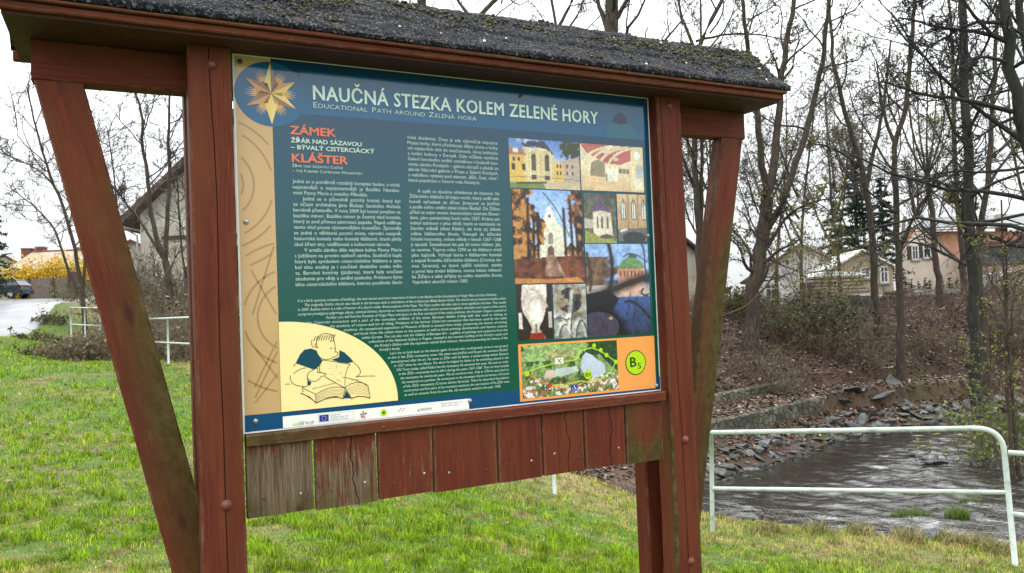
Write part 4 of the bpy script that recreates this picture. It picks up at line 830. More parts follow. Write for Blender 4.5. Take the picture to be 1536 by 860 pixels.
# baroque sculpture
p = Pic(1.036, .215, 1.171, .405).grad(l(150, 146, 146), l(176, 170, 162)); p.el(.5, .7, .38, .24, l(58, 54, 58)); g = p.nz(9, 3, 3)[..., None]; p.I = np.where((g > .52) & ((p.X-.5)**2/.2+(p.Y-.6)**2/.16 < 1)[..., None], l(150, 134, 110), p.I)
for b_ in (bez((.1, .1), (.2, .4), (.4, .3), (.5, .1)), bez((.6, .05), (.7, .5), (.9, .4), (.95, .05)), bez((.45, .2), (.5, .6), (.6, .7), (.55, .85)), bez((.0, .4), (.2, .5), (.3, .3), (.4, .4))): p.line(b_, .05, l(216, 212, 210)); p.line([(x+.05, y-.03) for x, y in b_], .018, l(70, 68, 74))
p.tex(p.Y < 2, 14, .45, 1.35, 8).build('photo')
# map field
og = flat('orange_field', [rect(.892, .011, 1.463, .205)], 2, 'orange')
p = Pic(.902, .020, 1.294, .198, .0018).grad(l(110, 132, 78), l(150, 176, 110)); n_ = p.nz(7, 2); p.put((n_ > .55)*1., l(64, 92, 52)); p.poly([(0, .7), (.1, 1), (.5, 1), (.56, .78), (.3, .68)], l(150, 178, 112)).poly([(.2, .72), (.3, .9), (.52, .86), (.54, .72)], l(172, 170, 118)).poly([(.62, .7), (.7, 1), (1, 1), (1, .4), (.92, .5), (.8, .75)], l(44, 74, 48))
p.tex(p.Y < 2, 26, .5, 1.4, 3); p.poly([(.62, .72), (.66, .8), (.72, .74), (.78, .64), (.86, .52), (.86, .36), (.76, .26), (.64, .34), (.6, .5)], l(196, 204, 222)).poly([(.3, .4), (.34, .52), (.56, .54), (.58, .44), (.4, .36)], l(190, 200, 200)); m = ((p.nz(20, 6, 2) > .58) & (p.Y < .26+.1*np.sin(p.X*9))); p.put(m*1., l(232, 222, 214)); p.put(((p.nz(22, 11, 2) > .66) & (p.Y < .3))*1., l(180, 110, 90)); p.poly([(.22, .36), (.24, .5), (.32, .5), (.34, .36)], l(214, 180, 170))
p.line([(.03, .5), (.2, .58), (.36, .64), (.52, .66), (.58, .7), (.6, .84), (.72, .88), (.8, .82), (.88, .72), (.98, .56), (.92, .36), (.8, .24), (.68, .2), (.6, .24), (.45, .2), (.3, .2)], .012, l(190, 220, 60)).line([(.05, .46), (.14, .36), (.3, .2), (.38, .14), (.5, .12)], .014, l(224, 130, 80)).line([(.3, .2), (.5, .12), (.62, .2), (.8, .26)], .008, l(230, 160, 90)); mp_ = p.build('map', og, 4)
def mdisc(x, y, r): return ell(.902+.392*x, .020+.178*y, r, n=24)
flat('map_markers', [mdisc(*q) for q in ((.75, .92, .008), (.82, .82, .008), (.88, .71, .008), (.98, .56, .008), (.05, .47, .009))]+[ell(1.166, .083, .0165, n=30)], 6, 'lime', og)
flat('map_crosspoint', [rect(1.034, .128, 1.066, .150)], 6, 'white', og); flat('map_cross', [[(1.040, .131), (1.044, .131), (1.060, .147), (1.056, .147)], [(1.056, .131), (1.060, .131), (1.044, .147), (1.040, .147)], ell(1.008, .057, .009, n=20)], 7, 'logored', og)
flat('access_sign', [rect(1.094, .030, 1.119, .052)], 6, 'eu', og); flat('access_figure', [ell(1.106, .0485, .0018, n=8), [(1.105, .047), (1.107, .047), (1.1075, .039), (1.112, .0385), (1.114, .033), (1.1155, .0335), (1.1135, .0405), (1.109, .041), (1.109, .046)]]+[[(1.105+.006*math.cos(t), .0375+.006*math.sin(t)), (1.105+.0047*math.cos(t), .0375+.0047*math.sin(t)), (1.105+.0047*math.cos(t+.35), .0375+.0047*math.sin(t+.35)), (1.105+.006*math.cos(t+.35), .0375+.006*math.sin(t+.35))] for t in np.arange(2.2, 6.2, .35)], 7, 'white', og)
flat('badge_rim', [ell(1.374, .111, .0455, n=48)], 4, 'dgreen', og); flat('badge_face', [ell(1.374, .111, .042, n=48)], 5, 'lime', og)
w_ = Writing(); w_.line('B', 1.349, .097, .034, .027, lay=7, bold=.0012); w_.line('5', 1.381, .088, .021, .016, lay=7); w_.line('B5', 1.155, .076, .013, .022, lay=8); w_.build('badge_text', 'dgreen', og)
# screws in the sheet
for i, (a, z) in enumerate(((.019, 1.078), (.647, 1.071), (1.470, 1.085), (.023, .610), (.032, .033), (.706, .031), (1.466, .019), (1.456, .579))):
    o = MB().dome(lb(a, .003, z), (0, -1, 0), .0075, .003, 14, 4).cyl(lb(a, .0032, z), lb(a, .0068, z), .0028, n=6).build('screw', M['steel'] if i not in (0, 1, 2) else pm('green_painted_screw', (.01, .05, .045), (.02, .08, .07), 50, .4, 0), panel, smooth=True)
MB().add([lb(.932, .006, 1.052), lb(.940, .009, 1.055), lb(.947, .006, 1.063), lb(.941, .010, 1.066), lb(.934, .006, 1.062)], [(0, 1, 4), (1, 2, 3), (1, 3, 4)]).build('dead_leaf', pm('dead_leaf_red', (.10, .02, .015), (.16, .04, .02), 60, .6, 0), panel)
# ------------------------------------------------------------------ stone walls and riprap on the far bank
def offset_poly(poly, d, n=160):
    q = resample(np.c_[poly, np.zeros(len(poly))], n)[:, :2]; t = np.gradient(q, axis=0); t /= np.linalg.norm(t, axis=1, keepdims=True)
    return q-np.stack([t[:, 1]*-1, t[:, 0]], 1)*d           # towards the far side
def far_off(d): return offset_poly(FAR[2:11], d)
_t = far_off(1.0)
if sdist(FAR, _t[60:61, 0], _t[60:61, 1])[0] < 0:
    def far_off(d): return offset_poly(FAR[2:11], -d)
def stone_wall(name, d, top, h, th, xmax, xmin, label, mat):
    q = far_off(d); q = q[(q[:, 0] < xmax) & (q[:, 0] > xmin)]; q = resample(np.c_[q, q[:, 0]*0], 150)[:, :2]
    b = far_off(d+th); n = len(q); t = np.gradient(q, axis=0); t /= np.linalg.norm(t, axis=1, keepdims=True); nr = np.stack([t[:, 1], -t[:, 0]], 1)
    if sdist(FAR, (q+nr)[n//2:n//2+1, 0], (q+nr)[n//2:n//2+1, 1])[0] < d: nr = -nr
    s = np.arange(n)*.1; rows = []
    tz = top+.03*(fbm(s*1.3, s*0, 3, 5)-.5)
    for k, (off, zz) in enumerate([(0, -h), (0, -h*.75), (0, -h*.5), (0, -h*.25), (0, -.03), (.03, 0), (th, .02), (th, -h)]):
        o = off+(.05*(fbm(s*3+k*7, s*0+k, 3, 8)-.5) if k < 5 else 0); rows.append(np.c_[q+nr*(o[:, None] if np.ndim(o) else o), tz+zz])
    V = np.stack(rows, 1); m = V.shape[1]; i = (np.arange(n-1)[:, None]*m+np.arange(m-1)[None]).ravel(); F = np.stack([i, i+1, i+1+m, i+m], 1).tolist()+[list(range(m)), [(n-1)*m+k for k in range(m-1, -1, -1)]]
    o = link(name, mesh(name, V.reshape(-1, 3), F, mat)); tag(o, label, 'wall', 'retaining walls of the river bank'); return o
def masonry():
    m, t, b = newmat('rubble_masonry'); L = t.links.new; tc = N(t, 'ShaderNodeTexCoord')
    mp = N(t, 'ShaderNodeMapping'); mp.inputs['Scale'].default_value = (4, 4, 6.5); L(tc.outputs['Object'], mp.inputs['Vector'])
    v = N(t, 'ShaderNodeTexVoronoi'); v.inputs['Scale'].default_value = 1; L(mp.outputs[0], v.inputs['Vector'])
    ve = N(t, 'ShaderNodeTexVoronoi', feature='DISTANCE_TO_EDGE'); ve.inputs['Scale'].default_value = 1; L(mp.outputs[0], ve.inputs['Vector'])
    n = N(t, 'ShaderNodeTexNoise'); n.inputs['Scale'].default_value = 1.2; n.inputs['Detail'].default_value = 6; L(tc.outputs['Object'], n.inputs['Vector'])
    r = ramp(t, [(.35, (.06, .055, .035)), (.65, (.14, .135, .085))]); L(n.outputs[0], r.inputs[0])
    s = N(t, 'ShaderNodeSeparateColor'); L(v.outputs['Color'], s.inputs[0]); mr = N(t, 'ShaderNodeMapRange'); mr.inputs['To Min'].default_value = .5; mr.inputs['To Max'].default_value = 1.3; L(s.outputs[0], mr.inputs['Value'])
    vm = N(t, 'ShaderNodeVectorMath', operation='SCALE'); L(r.outputs[0], vm.inputs[0]); L(mr.outputs[0], vm.inputs['Scale'])
    e = N(t, 'ShaderNodeMapRange'); e.inputs['From Max'].default_value = .07; L(ve.outputs['Distance'], e.inputs['Value'])
    x = N(t, 'ShaderNodeMix', data_type='RGBA'); L(e.outputs[0], x.inputs['Factor']); x.inputs['A'].default_value = (.025, .022, .016, 1); L(vm.outputs[0], x.inputs['B'])
    L(x.outputs['Result'], b.inputs['Base Color']); b.inputs['Roughness'].default_value = .8
    bp = N(t, 'ShaderNodeBump'); bp.inputs['Strength'].default_value = 1; bp.inputs['Distance'].default_value = .05; L(e.outputs[0], bp.inputs['Height']); L(bp.outputs[0], b.inputs['Normal'])
    return m
M['masonry'] = masonry()
stone_wall('stone_wall', 1.22, -1.30, .85, .16, 8.9, -8, 'low rubble wall directly behind the riprap, the lower of two steps in the river bank', M['masonry'])
stone_wall('stone_wall', 2.28, -.90, .55, .14, 8.3, -8, 'narrow mossy wall cutting the leafy bank, the upper of two steps above the riprap', M['masonry'])
def rock_mesh(seed, flat_=.55):
    r_ = np.random.default_rng(seed); bm_ = []
    import bmesh
    bm = bmesh.new()
    for _ in range(16):
        p = r_.normal(size=3); p /= np.linalg.norm(p)/r_.uniform(.8, 1.1); bm.verts.new((p[0]*r_.uniform(.85, 1.25), p[1]*.8, p[2]*flat_))
    bmesh.ops.convex_hull(bm, input=bm.verts); bmesh.ops.delete(bm, geom=[v for v in bm.verts if not v.link_faces], context='VERTS')
    bmesh.ops.bevel(bm, geom=list(bm.edges), offset=.035, segments=1, affect='EDGES')
    me = bpy.data.meshes.new('riprap_stone'); bm.to_mesh(me); bm.free(); return me
RK = [rock_mesh(60+i, .35+.06*(i % 4)) for i in range(9)]
for q in RK: q.materials.append(M['rock'])
r_ = np.random.default_rng(5); base = far_off(.55); placed = []
rg = 'riprap stones along the far waterline'
cand = []
for d, w in ((.05, .16), (.3, .19), (.55, .22), (.85, .2)):
    q = far_off(d); s = np.r_[0, np.cumsum(np.hypot(*np.diff(q, axis=0).T))]
    x = 0
    while x < s[-1]:
        p = np.array([np.interp(x, s, q[:, 0]), np.interp(x, s, q[:, 1])])
        if 2.9 < p[0] < 17.5: cand.append((p+r_.normal(0, .07, 2), w*1.12*r_.choice([.5, .7, .9, 1.0, 1.35])*(.9 if p[0] < 9 else 1.15)))
        x += r_.uniform(.19, .36)*(1 if p[0] < 9 else 1.4)
for p, w in cand:
    o = link('riprap_stone', RK[r_.integers(0, 9)]); o.location = (p[0], p[1], gz(p[0], p[1])+w*.03); o.scale = (w, w*r_.uniform(.7, 1), w*r_.uniform(.7, 1.1)); o.rotation_euler = (r_.normal(0, .35), r_.normal(0, .35), r_.uniform(0, 6.28))
    sz = 'larger' if w > .17 else 'small'; wh = 'below the lower rubble wall' if p[0] < 8.7 else 'at the waterline right of the wall ends'; tag(o, sz+' angular grey riprap stone '+wh, 'stone', sz+' riprap stones '+wh)
for k in range(9):
    x_, d_ = r_.uniform(8.9, 12.5), r_.uniform(.9, 1.7); q = far_off(d_); j = int(np.argmin(abs(q[:, 0]-x_))); w = r_.uniform(.2, .42); o = link('bank_stone', RK[r_.integers(0, 9)]); o.location = (q[j, 0], q[j, 1], gz(q[j, 0], q[j, 1])+w*.12); o.scale = (w*1.2, w, w*.6); o.rotation_euler = (r_.normal(0, .3), r_.normal(0, .3), r_.uniform(0, 6.28))
    tag(o, 'flat slab of grey stone among dead leaves above the riprap right of the wall ends', 'stone', 'slabs above the riprap')
wet = [m.copy() for m in RK[:4]]
for m in wet: m.materials[0] = M['rockwet']
for i, (px, py, w) in enumerate(((1400, 694, .26), (1417, 693, .16), (1366, 684, .12), (1403, 686, .14), (1385, 690, .1))):
    dr = P(px, py, 1)-CAM; p = CAM+dr*((WATER_Z-CAM[2])/dr[2]); o = link('wet_stone', wet[i % 4]); o.location = (p[0], p[1], WATER_Z+.02); o.scale = (w, w*.7, w*.45); o.rotation_euler = (0, 0, i*1.3)
    tag(o, NTH[(2, 8, 0, 3, 1)[i]]+' dark wet stone breaking the surface in the middle of the river', 'stone', 'wet stones in the river')
# ------------------------------------------------------------------ pipe railings
def on_ground(px, py, t): p = P(px, py, t); return np.array([p[0], p[1], gz(p[0], p[1])])
def bend(pts, r, n=7):
    "polyline with rounded corners"
    pts = [np.array(p, float) for p in pts]; o = [pts[0]]
    for a, b, c in zip(pts[:-2], pts[1:-1], pts[2:]):
        u, v = (a-b)/np.linalg.norm(a-b), (c-b)/np.linalg.norm(c-b); o += bez(b+u*r, b, b+v*r, n=n)
    return np.array([np.array(q) for q in o]+[pts[-1]])
dropm = MB().dome((0, 0, 0), (0, 0, -1), .0055, .010, 8, 3); drop = mesh('water_drop', dropm.V, dropm.F, pm('water_drop', (.6, .62, .62), (.8, .8, .8), 5, .05, 0, spec=1), smooth=True)
def railing(label, lp, lt, rt, rp, low_l, low_r, r=.024, extra=None, drops=0, seed=0):
    "rounded end post at the right, straight post at the left"
    o = empty('river_railing', tuple(lp)); tag(o, label, 'railing', 'pale pipe railings along the river')
    lp, lt, rt, rp, low_l, low_r = (np.array(q, float)-lp for q in (lp, lt, rt, rp, low_l, low_r))
    MB().pipe(bend([lt, rt, rp], .22, 9), r, 12).build('top_rail', M['pipe'], o, smooth=True)
    MB().pipe([lp-(0, 0, .25), lp, lp*.5+lt*.5, lt+(0, 0, .004)], r*.96, 12).build('post', M['pipe'], o, smooth=True)
    MB().pipe([low_l, low_l*.5+low_r*.5, low_r], r*.9, 12).build('lower_rail', M['pipe'], o, smooth=True)
    r_ = np.random.default_rng(seed)
    for (a, b, q) in ((lt, rt, r), (low_l, low_r, r*.9)):
        for _ in range(drops):
            t = r_.uniform(.03, .8); w = link('water_drop', drop, o); w.location = a*(1-t)+b*t-np.array([0, 0, q-.001]); w.scale = (r_.uniform(.6, 1.2),)*3
    return o
r1p = on_ground(1069, 806, 8.05); r1t = P(1067, 649, 8.0); r2t = P(1503, 642, 6.95); r2p = P(1526, 880, 6.9)
R1 = railing('pale mint pipe railing with a rounded corner between grass and river, beside the board', r1p, r1t, r2t, r2p, P(1068.5, 733, 8.02), P(1514, 739, 6.95), drops=16, seed=2)
o = empty('river_railing', tuple(P(1513, 679, 6.93))); tag(o, 'cut off end of a pipe railing entering at the right edge of the photo', 'railing', 'pale pipe railings along the river'); q0 = P(1513, 679, 6.93)
for y, nm in ((679, 'top_rail'), (771, 'lower_rail')):
    a = P(1513 if y < 700 else 1517, y, 6.93)-q0; b = a+np.array([1.9, -1.75, .05]); MB().pipe([a, a*.5+b*.5, b], .023, 12).build(nm, M['pipe'], o, smooth=True)
b = np.array([1.9, -1.75, .05])+P(1513, 679, 6.93); gb = gz(b[0], b[1]); MB().pipe([b-q0, np.array([b[0], b[1], gb-.2])-q0], .024, 12).build('post', M['pipe'], o, smooth=True)
# long section behind the board
def long_rail(label, feet, h=1.05, low=.5, gap_end=False):
    o = empty('river_railing', tuple(feet[0])); tag(o, label, 'railing', 'pale pipe railings along the river'); f0 = feet[0]; up = np.array([0, 0, 1.])
    MB().pipe([f-f0+h*up for f in feet], .022, 10).build('top_rail', M['pipe'], o, smooth=True); MB().pipe([f-f0+low*up for f in feet], .02, 10).build('lower_rail', M['pipe'], o, smooth=True)
    for f in feet: MB().pipe([f-f0-.45*up, f-f0+.5*up, f-f0+h*up], .024, 10).build('post', M['pipe'], o, smooth=True)
    return o
fa, fb, fc = on_ground(151, 535, 22.8), on_ground(253, 548, 17.2), on_ground(832, 741, 9.3)
mid = [fb*(1-t)+fc*t for t in (.52, .77)]; ft = [fa, fa*.5+fb*.5, fb, fb+(fb-fa)*.42, fb+(fb-fa)*.8]
for f in ft: f[2] = .57
long_rail('level pale pipe railing behind the left post, right of the leaning left brace', ft)
ft = mid+[fc]
for f in ft: f[2] = gz(f[0], f[1])
long_rail('pipe railing whose last post shows under the weathered planks', ft)
fd, fe, ff = P(107, 508, 24.3), P(128, 510, 23.4), P(151, 512, 22.5)
long_rail('short weathered pipe railing higher up, left of the leaning brace among dry shrubs', [fd, fe, ff], .98, .45)
# ------------------------------------------------------------------ wire mesh on the bank edge
ed = resample(np.c_[NEAR[4:9], np.zeros(5)], 120)[:, :2]; pl, rd = [], []
mb = MB(); r_ = np.random.default_rng(9)
zt = np.array([gz(*(p)) for p in ed]); zt = np.minimum(zt, -.8)
for h_ in (.10, .17):
    mb.pipe(np.c_[ed+[.02, .06], np.maximum(zt, -1.05)+h_+.012*np.sin(np.arange(120)*.9)], .0013, 4)
for i in [q for q in range(0, 118, 3) if r_.random() < .8]:
    z0 = max(zt[i], -1.05)
    for sg in (1, -1):
        j = min(119, max(0, i+sg*3)); mb.pipe([(ed[i, 0]+.02, ed[i, 1]+.06, z0-.02), (ed[j, 0]+.02, ed[j, 1]+.06, z0+.18)], .0012, 4)
tag(mb.build('wire_mesh', pm('galvanised_wire', (.25, .25, .24), (.4, .4, .39), 20, .5, 0, metal=.4)), 'sagging galvanised wire mesh along the grassy edge above the water', 'wire mesh')
# ------------------------------------------------------------------ buildings
M['render_cream'] = pm('cream_render', (.62, .52, .42), (.72, .62, .52), 1.5, .85, .1)
M['render_orange'] = pm('orange_render', (.40, .19, .115), (.48, .25, .16), 1.2, .85, .1)
M['render_grey'] = pm('weathered_render', (.28, .26, .2), (.46, .43, .35), .8, .9, .25)
M['render_ochre'] = pm('ochre_render', (.30, .24, .16), (.42, .35, .25), 1.1, .9, .2)
M['slate'] = pm('grey_roofing', (.115, .12, .125), (.17, .178, .182), 1.2, .6, .15, 12)
M['roof_brown'] = pm('brown_tiles', (.07, .05, .04), (.14, .10, .08), 2, .8, .3, 12)
M['roof_tan'] = pm('tan_roofing', (.26, .2, .15), (.33, .27, .21), 1, .8, .15, 10)
M['roof_red'] = pm('red_ridge_tiles', (.12, .04, .03), (.2, .07, .05), 2, .8, .2)
M['glass'] = pm('window_glass', (.02, .024, .03), (.04, .045, .05), 1, .08, 0, spec=.7)
M['frame'] = pm('window_frame', (.55, .54, .5), (.65, .64, .6), 4, .5, 0)
M['darkwood'] = pm('dark_boards', (.035, .027, .022), (.08, .06, .045), 3, .8, .3, stretch=(1, 1, 6))
def gable_house(name, label, loc, rz, w, d, hw, hr, wall, roofm, ov=.35, wins=(), chim=(), th=.14, ridge=None, gablem=None):
    "gable end faces local -y, ridge along y; windows (face, u, z, w, h)"
    o = empty(name, loc, rz); tag(o, label, 'house', 'houses around the river')
    m = MB(); m.prism([(-w/2, -.8), (w/2, -.8), (w/2, hw), (0, hw+hr), (-w/2, hw)], 0, d); m.build('wall', wall, o)
    rm = MB(); sl = math.hypot(w/2, hr); nx, nz_ = hr/sl, (w/2)/sl
    for s in (-1, 1):
        e = (s*(w/2+ov), hw-hr*ov/(w/2)); pr = [(0, hw+hr+.002), e, (e[0]+s*nx*th, e[1]+nz_*th), (0, hw+hr+th/nz_)]
        if s > 0: pr = pr[::-1]
        rm.prism(pr, -ov, d+ov)
    ro = rm.build('roof', roofm, o)
    if ridge: MB().pipe([(0, -ov-.01, hw+hr+th/nz_), (0, d/2, hw+hr+th/nz_), (0, d+ov+.01, hw+hr+th/nz_)], .13, 8).build('ridge_tiles', ridge, ro)
    for (x, y, s, h) in chim:
        c = MB().box((x, y, hw+hr+h/2-.3), (s, s, h+.6)).build('chimney', M['roof_red'], ro); MB().box((x, y, hw+hr+h+.05), (s+.14, s+.14, .1)).build('chimney_cap', M['concrete'], c)
    for f, u_, z, ww, hh in wins:
        fr = MB(); pn = MB()
        def put(mb, du, dz, a, b, off, t):
            if f == 'front': mb.box((u_+du, -off, z+dz), (a, t, b))
            elif f == 'right': mb.box((w/2+off, u_+du, z+dz), (t, a, b))
            else: mb.box((-w/2-off, u_+du, z+dz), (t, a, b))
        for du, dz, a, b in ((-ww/2, 0, .09, hh), (ww/2, 0, .09, hh), (0, -hh/2, ww+.09, .09), (0, hh/2, ww+.09, .09), (0, 0, .06, hh-.09), (0, hh*.18, ww-.09, .05)): put(fr, du, dz, a, b, .03, .07)
        wo_ = fr.build('window', M['frame'], o); put(pn, 0, 0, ww-.09, hh-.09, .008, .02); pn.build('pane', M['glass'], wo_); sl_ = MB(); put(sl_, 0, -hh/2-.09, ww+.24, .07, .06, .16); sl_.build('sill', M['concrete'], wo_)
    return o
def hloc(px, t, dz=0): p = P(px, 450, t); return (p[0], p[1], gz(p[0], p[1])+dz)
# pink and orange house at the right
SK = .56
def facade_block(name, label, pts, t, depth, wall, cat='house'):
    "a block whose front outline is given in a plane t metres away, carried back by depth"
    q = [P(x, y, t) for x, y in pts]; b = min(v[2] for v in q); x0 = q[0][0]; y0 = P(1400, 440, t)[1]; o = empty(name, (x0, y0, b)); tag(o, label, cat, 'houses around the river')
    MB().prism([(v[0]-x0, v[2]-b) for v in q], 0, depth, lambda v: (v[0]+SK*v[1], v[1], v[2])).build('wall', wall, o); return o, (lambda x, y: (P(x, y, t)[0]-x0, P(x, y, t)[2]-b))
lo, L2 = facade_block('long_house', 'long orange house with a pale grey roof at the right, partly behind the cream gable', [(1352, 462), (1352, 368), (1373, 336), (1377, 347), (1575, 347), (1575, 462)], 57, 8, M['render_orange'])
(xa, za), (xb, zb), (xc, _), (xd, _) = L2(1373, 344), L2(1377, 322), L2(1580, 344), L2(1580, 322)
MB().add([(xa-.2, -.5, za-.1), (xc, -.5, za-.1), (xd+2, 4, zb), (xb+2.1, 4, zb), (xa-.2, -.5, za+.08), (xc, -.5, za+.08), (xd+2, 4, zb+.16), (xb+2.1, 4, zb+.16)], [(0, 3, 2, 1), (4, 5, 6, 7), (0, 1, 5, 4), (1, 2, 6, 5), (2, 3, 7, 6), (3, 0, 4, 7)]).build('roof', M['slate'], lo)
xs_, zs_ = L2(1352, 368); MB().cyl((xs_-.1, -.3, zs_), (xb-.15, 1.5, zb), .13, n=4).build('verge_board', M['roof_brown'], lo); MB().pipe([(xa-.2, -.58, za-.12), ((xa+xc)/2, -.58, za-.12), (xc, -.58, za-.12)], .09, 8).build('gutter', M['steel'], lo)
xk, zk = L2(1511, 330); MB().box((xk+1, 2.2, zk-.1), (.6, .6, 1.5)).build('chimney', M['render_grey'], lo)
go, G2 = facade_block('gabled_house', 'cream gabled house end with two small windows, behind the thin trunks', [(1353, 462), (1353, 378), (1379, 338), (1443, 398), (1443, 462)], 54, 2.4, M['render_cream'])
for x, y, w_, h_ in ((1373, 379, .42, .95), (1391, 376, .5, 1.0)):
    xw, zw = G2(x, y); fr = MB()
    for dx, dz, a, b in ((-w_/2, 0, .09, h_), (w_/2, 0, .09, h_), (0, -h_/2, w_+.09, .09), (0, h_/2, w_+.09, .09), (0, 0, .05, h_-.09), (0, .15, w_-.09, .05)): fr.box((xw+dx, -.03, zw+dz), (a, .07, b))
    wo_ = fr.build('window', M['frame'], go); MB().box((xw, -.008, zw), (w_-.09, .02, h_-.09)).build('pane', M['glass'], wo_); MB().box((xw, -.06, zw-h_/2-.09), (w_+.24, .16, .07)).build('sill', M['concrete'], wo_); MB().box((xw-w_/2-.2, -.04, zw), (.26, .05, h_)).build('shutter', M['darkwood'], wo_)
(x1, z1), (x2, z2) = G2(1379, 337), G2(1444, 398.5); MB().add([(x1, -.15, z1), (x2, -.15, z2), (x2+1.3, 2.4, z2), (x1+1.3, 2.4, z1), (x1, -.15, z1+.12), (x2+.1, -.15, z2+.06), (x2+1.4, 2.4, z2+.06), (x1+1.3, 2.4, z1+.12)], [(0, 3, 2, 1), (4, 5, 6, 7), (0, 1, 5, 4), (1, 2, 6, 5), (2, 3, 7, 6), (3, 0, 4, 7)]).build('roof', M['slate'], go)
p = P(1497, 384, 50); q = empty('garage', (p[0]+1.0, p[1], gz(p[0], p[1])), -.46); tag(q, 'flat dark garage front with a pinkish base at the right behind the saplings', 'garage', 'houses around the river')
gt = P(1497, 364, 50)[2]-gz(p[0], p[1]); MB().box((0, 1.5, gt/2-.4), (5.2, 3, gt+.8)).build('wall', pm('pinkish_render', (.42, .3, .25), (.5, .38, .32), 2, .85, .1), q); MB().box((0, 1.4, gt+.06), (5.6, 3.5, .14)).build('roof', M['roof_brown'], q)
g_ = MB().box((-.2, -.03, gt-.85), (4.4, .06, 1.3)).build('window', M['darkwood'], q); MB().box((-.2, -.07, gt-.85), (4.1, .02, 1.05)).build('pane', M['glass'], g_)
p = P(1297, 450, 45); z_ = gz(p[0], p[1]); t_ = P(1297, 375, 45)[2]-z_
gable_house('garden_house', 'small pale garden house with white edged roof, left of the cream gable', (p[0], p[1], z_), -.12, 3.3, 5, t_-1.0, .95, M['render_ochre'], M['white'], .18, th=.09, wins=(('front', .1, t_-1.35, .5, .55), ('front', 1.15, t_-1.5, .4, .9)))
p = P(1178, 450, 50); z_ = gz(p[0], p[1]); t_ = P(1215, 366, 50)[2]-z_
gable_house('bungalow', 'white bungalow mostly hidden by ivy and the thick forked tree', (p[0]+1.2, p[1], z_), -.5, 7, 9, t_-2.2, 2.1, M['white'], M['roof_brown'], .4, wins=(('front', -2.0, t_-3.0, .7, 1.0), ('front', .2, t_-3.0, .8, 1.0), ('front', 2.0, t_-3.0, .6, .9)))
p = P(1035, 450, 46); z_ = gz(p[0], p[1]); t_ = P(1035, 352, 46)[2]-z_
gable_house('dark_roofed_house', 'dark roofed house glimpsed between the right post and its brace', (p[0]-.6, p[1], z_), .5, 6, 8, t_-2.0, 1.9, M['render_grey'], M['roof_brown'], .4, wins=(('front', 0, 2.0, 1, 1.1),))
# big old house at the left
p = P(200, 450, 40); z_ = 1.9; et = P(187, 334, 40)[2]-z_; rt_ = P(283, 222, 40)[2]-z_
bw_ = 13.0; bh = (rt_-et)/(P(283, 222, 40)[0]-P(187, 334, 40)[0])*bw_/2
M['old_render'] = pm('stained_render', (.36, .335, .27), (.56, .53, .45), .5, .9, .25)
HS = gable_house('old_house', 'large grey old house with a steep patched gable behind bare trees at the left', (P(187, 334, 40)[0]+bw_/2+.9, p[1], z_), .05, bw_, 9, et+.35, bh*.86, M['old_render'], M['roof_brown'], .85, th=.28, ridge=M['roof_red'],
   wins=(('front', -3.3, et+1.7, .8, 1.1), ('front', -3.9, 1.7, 1.0, 1.5), ('front', -1.2, 1.7, 1.0, 1.5)))
MB().pipe([(-bw_/2-.75, -.9, et-.25), (-bw_/2-.75, 4, et-.25), (-bw_/2-.75, 9.6, et-.25)], .09, 8).build('gutter', M['white'], HS); MB().pipe([(-bw_/2-.7, -.8, et-.3), (-bw_/2-.1, -.15, et-.75), (-bw_/2-.1, -.12, 0)], .05, 8).build('downpipe', M['steel'], HS)
MB().box((-bw_/4+.5, -.05, et-.9), (bw_/2-1.2, .1, .18)).build('timber_rail', M['darkwood'], HS)
p = P(197, 372, 52); gable_house('red_roofed_house', 'narrow house with a red roof beyond the old house, just right of the left brace', (p[0], p[1], 2.2), .3, 4, 6, P(197, 385, 52)[2]-2.2, 1.0, M['render_grey'], M['roof_red'], .3)
p = P(66, 450, 76); z_ = 3.8; rt_ = P(66, 374, 76)[2]-z_; et = P(66, 403, 76)[2]-z_
gable_house('tan_roofed_house', 'wide low house with a tan roof and two chimneys behind the yellow hedge', (P(136, 450, 76)[0], P(66, 450, 76)[1]+4, z_), math.pi/2, 8, P(136, 450, 76)[0]-P(17, 450, 76)[0], et, rt_-et, M['render_grey'], M['roof_tan'], .3, ridge=M['roof_red'], chim=((.3, 2.4, .9, .5), (.3, 3.1, .7, .4), (.3, 7.4, .8, .6), (.3, 8.8, .9, .5)))
p = P(5, 400, 95); gable_house('far_house', 'grey roofed house far behind the conifer at the left edge', (p[0], p[1], 4.2), .8, 7, 9, P(5, 410, 95)[2]-4.2, 2.2, M['render_grey'], M['roof_brown'], .3)
# fences and yard clutter
def board_fence(name, label, a, b, h, mat, post=2.0, cat='fence'):
    a, b = np.array(a, float), np.array(b, float); L_ = np.hypot(*(b-a)[:2]); n = max(2, int(L_/post)+1); o = empty(name, (a[0], a[1], gz(a[0], a[1])), math.atan2(b[1]-a[1], b[0]-a[0])); tag(o, label, cat); z0 = gz(a[0], a[1])
    m = MB()
    for i in range(n-1):
        t = (i+.5)/(n-1); zz = gz(*(a+(b-a)*t)[:2])-z0; m.box((L_*t, 0, zz+h/2-.15), (L_/(n-1)-.02, .06, h+.3))
    m.build('panel', mat, o)
    for i in range(n):
        t = i/(n-1); zz = gz(*(a+(b-a)*t)[:2])-z0; MB().box((L_*t, -.055, zz+h/2-.1), (.12, .14, h+.35)).build('post', M['concrete'] if mat is M['concrete'] else M['darkwood'], o)
    return o
def at2(px, t): p = P(px, 450, t); return p[:2]
board_fence('concrete_fence', 'low grey concrete panel fence below the cream gable house', at2(1362, 47), at2(1478, 46), P(1410, 433, 46)[2]-gz(*at2(1410, 46)), M['concrete'])
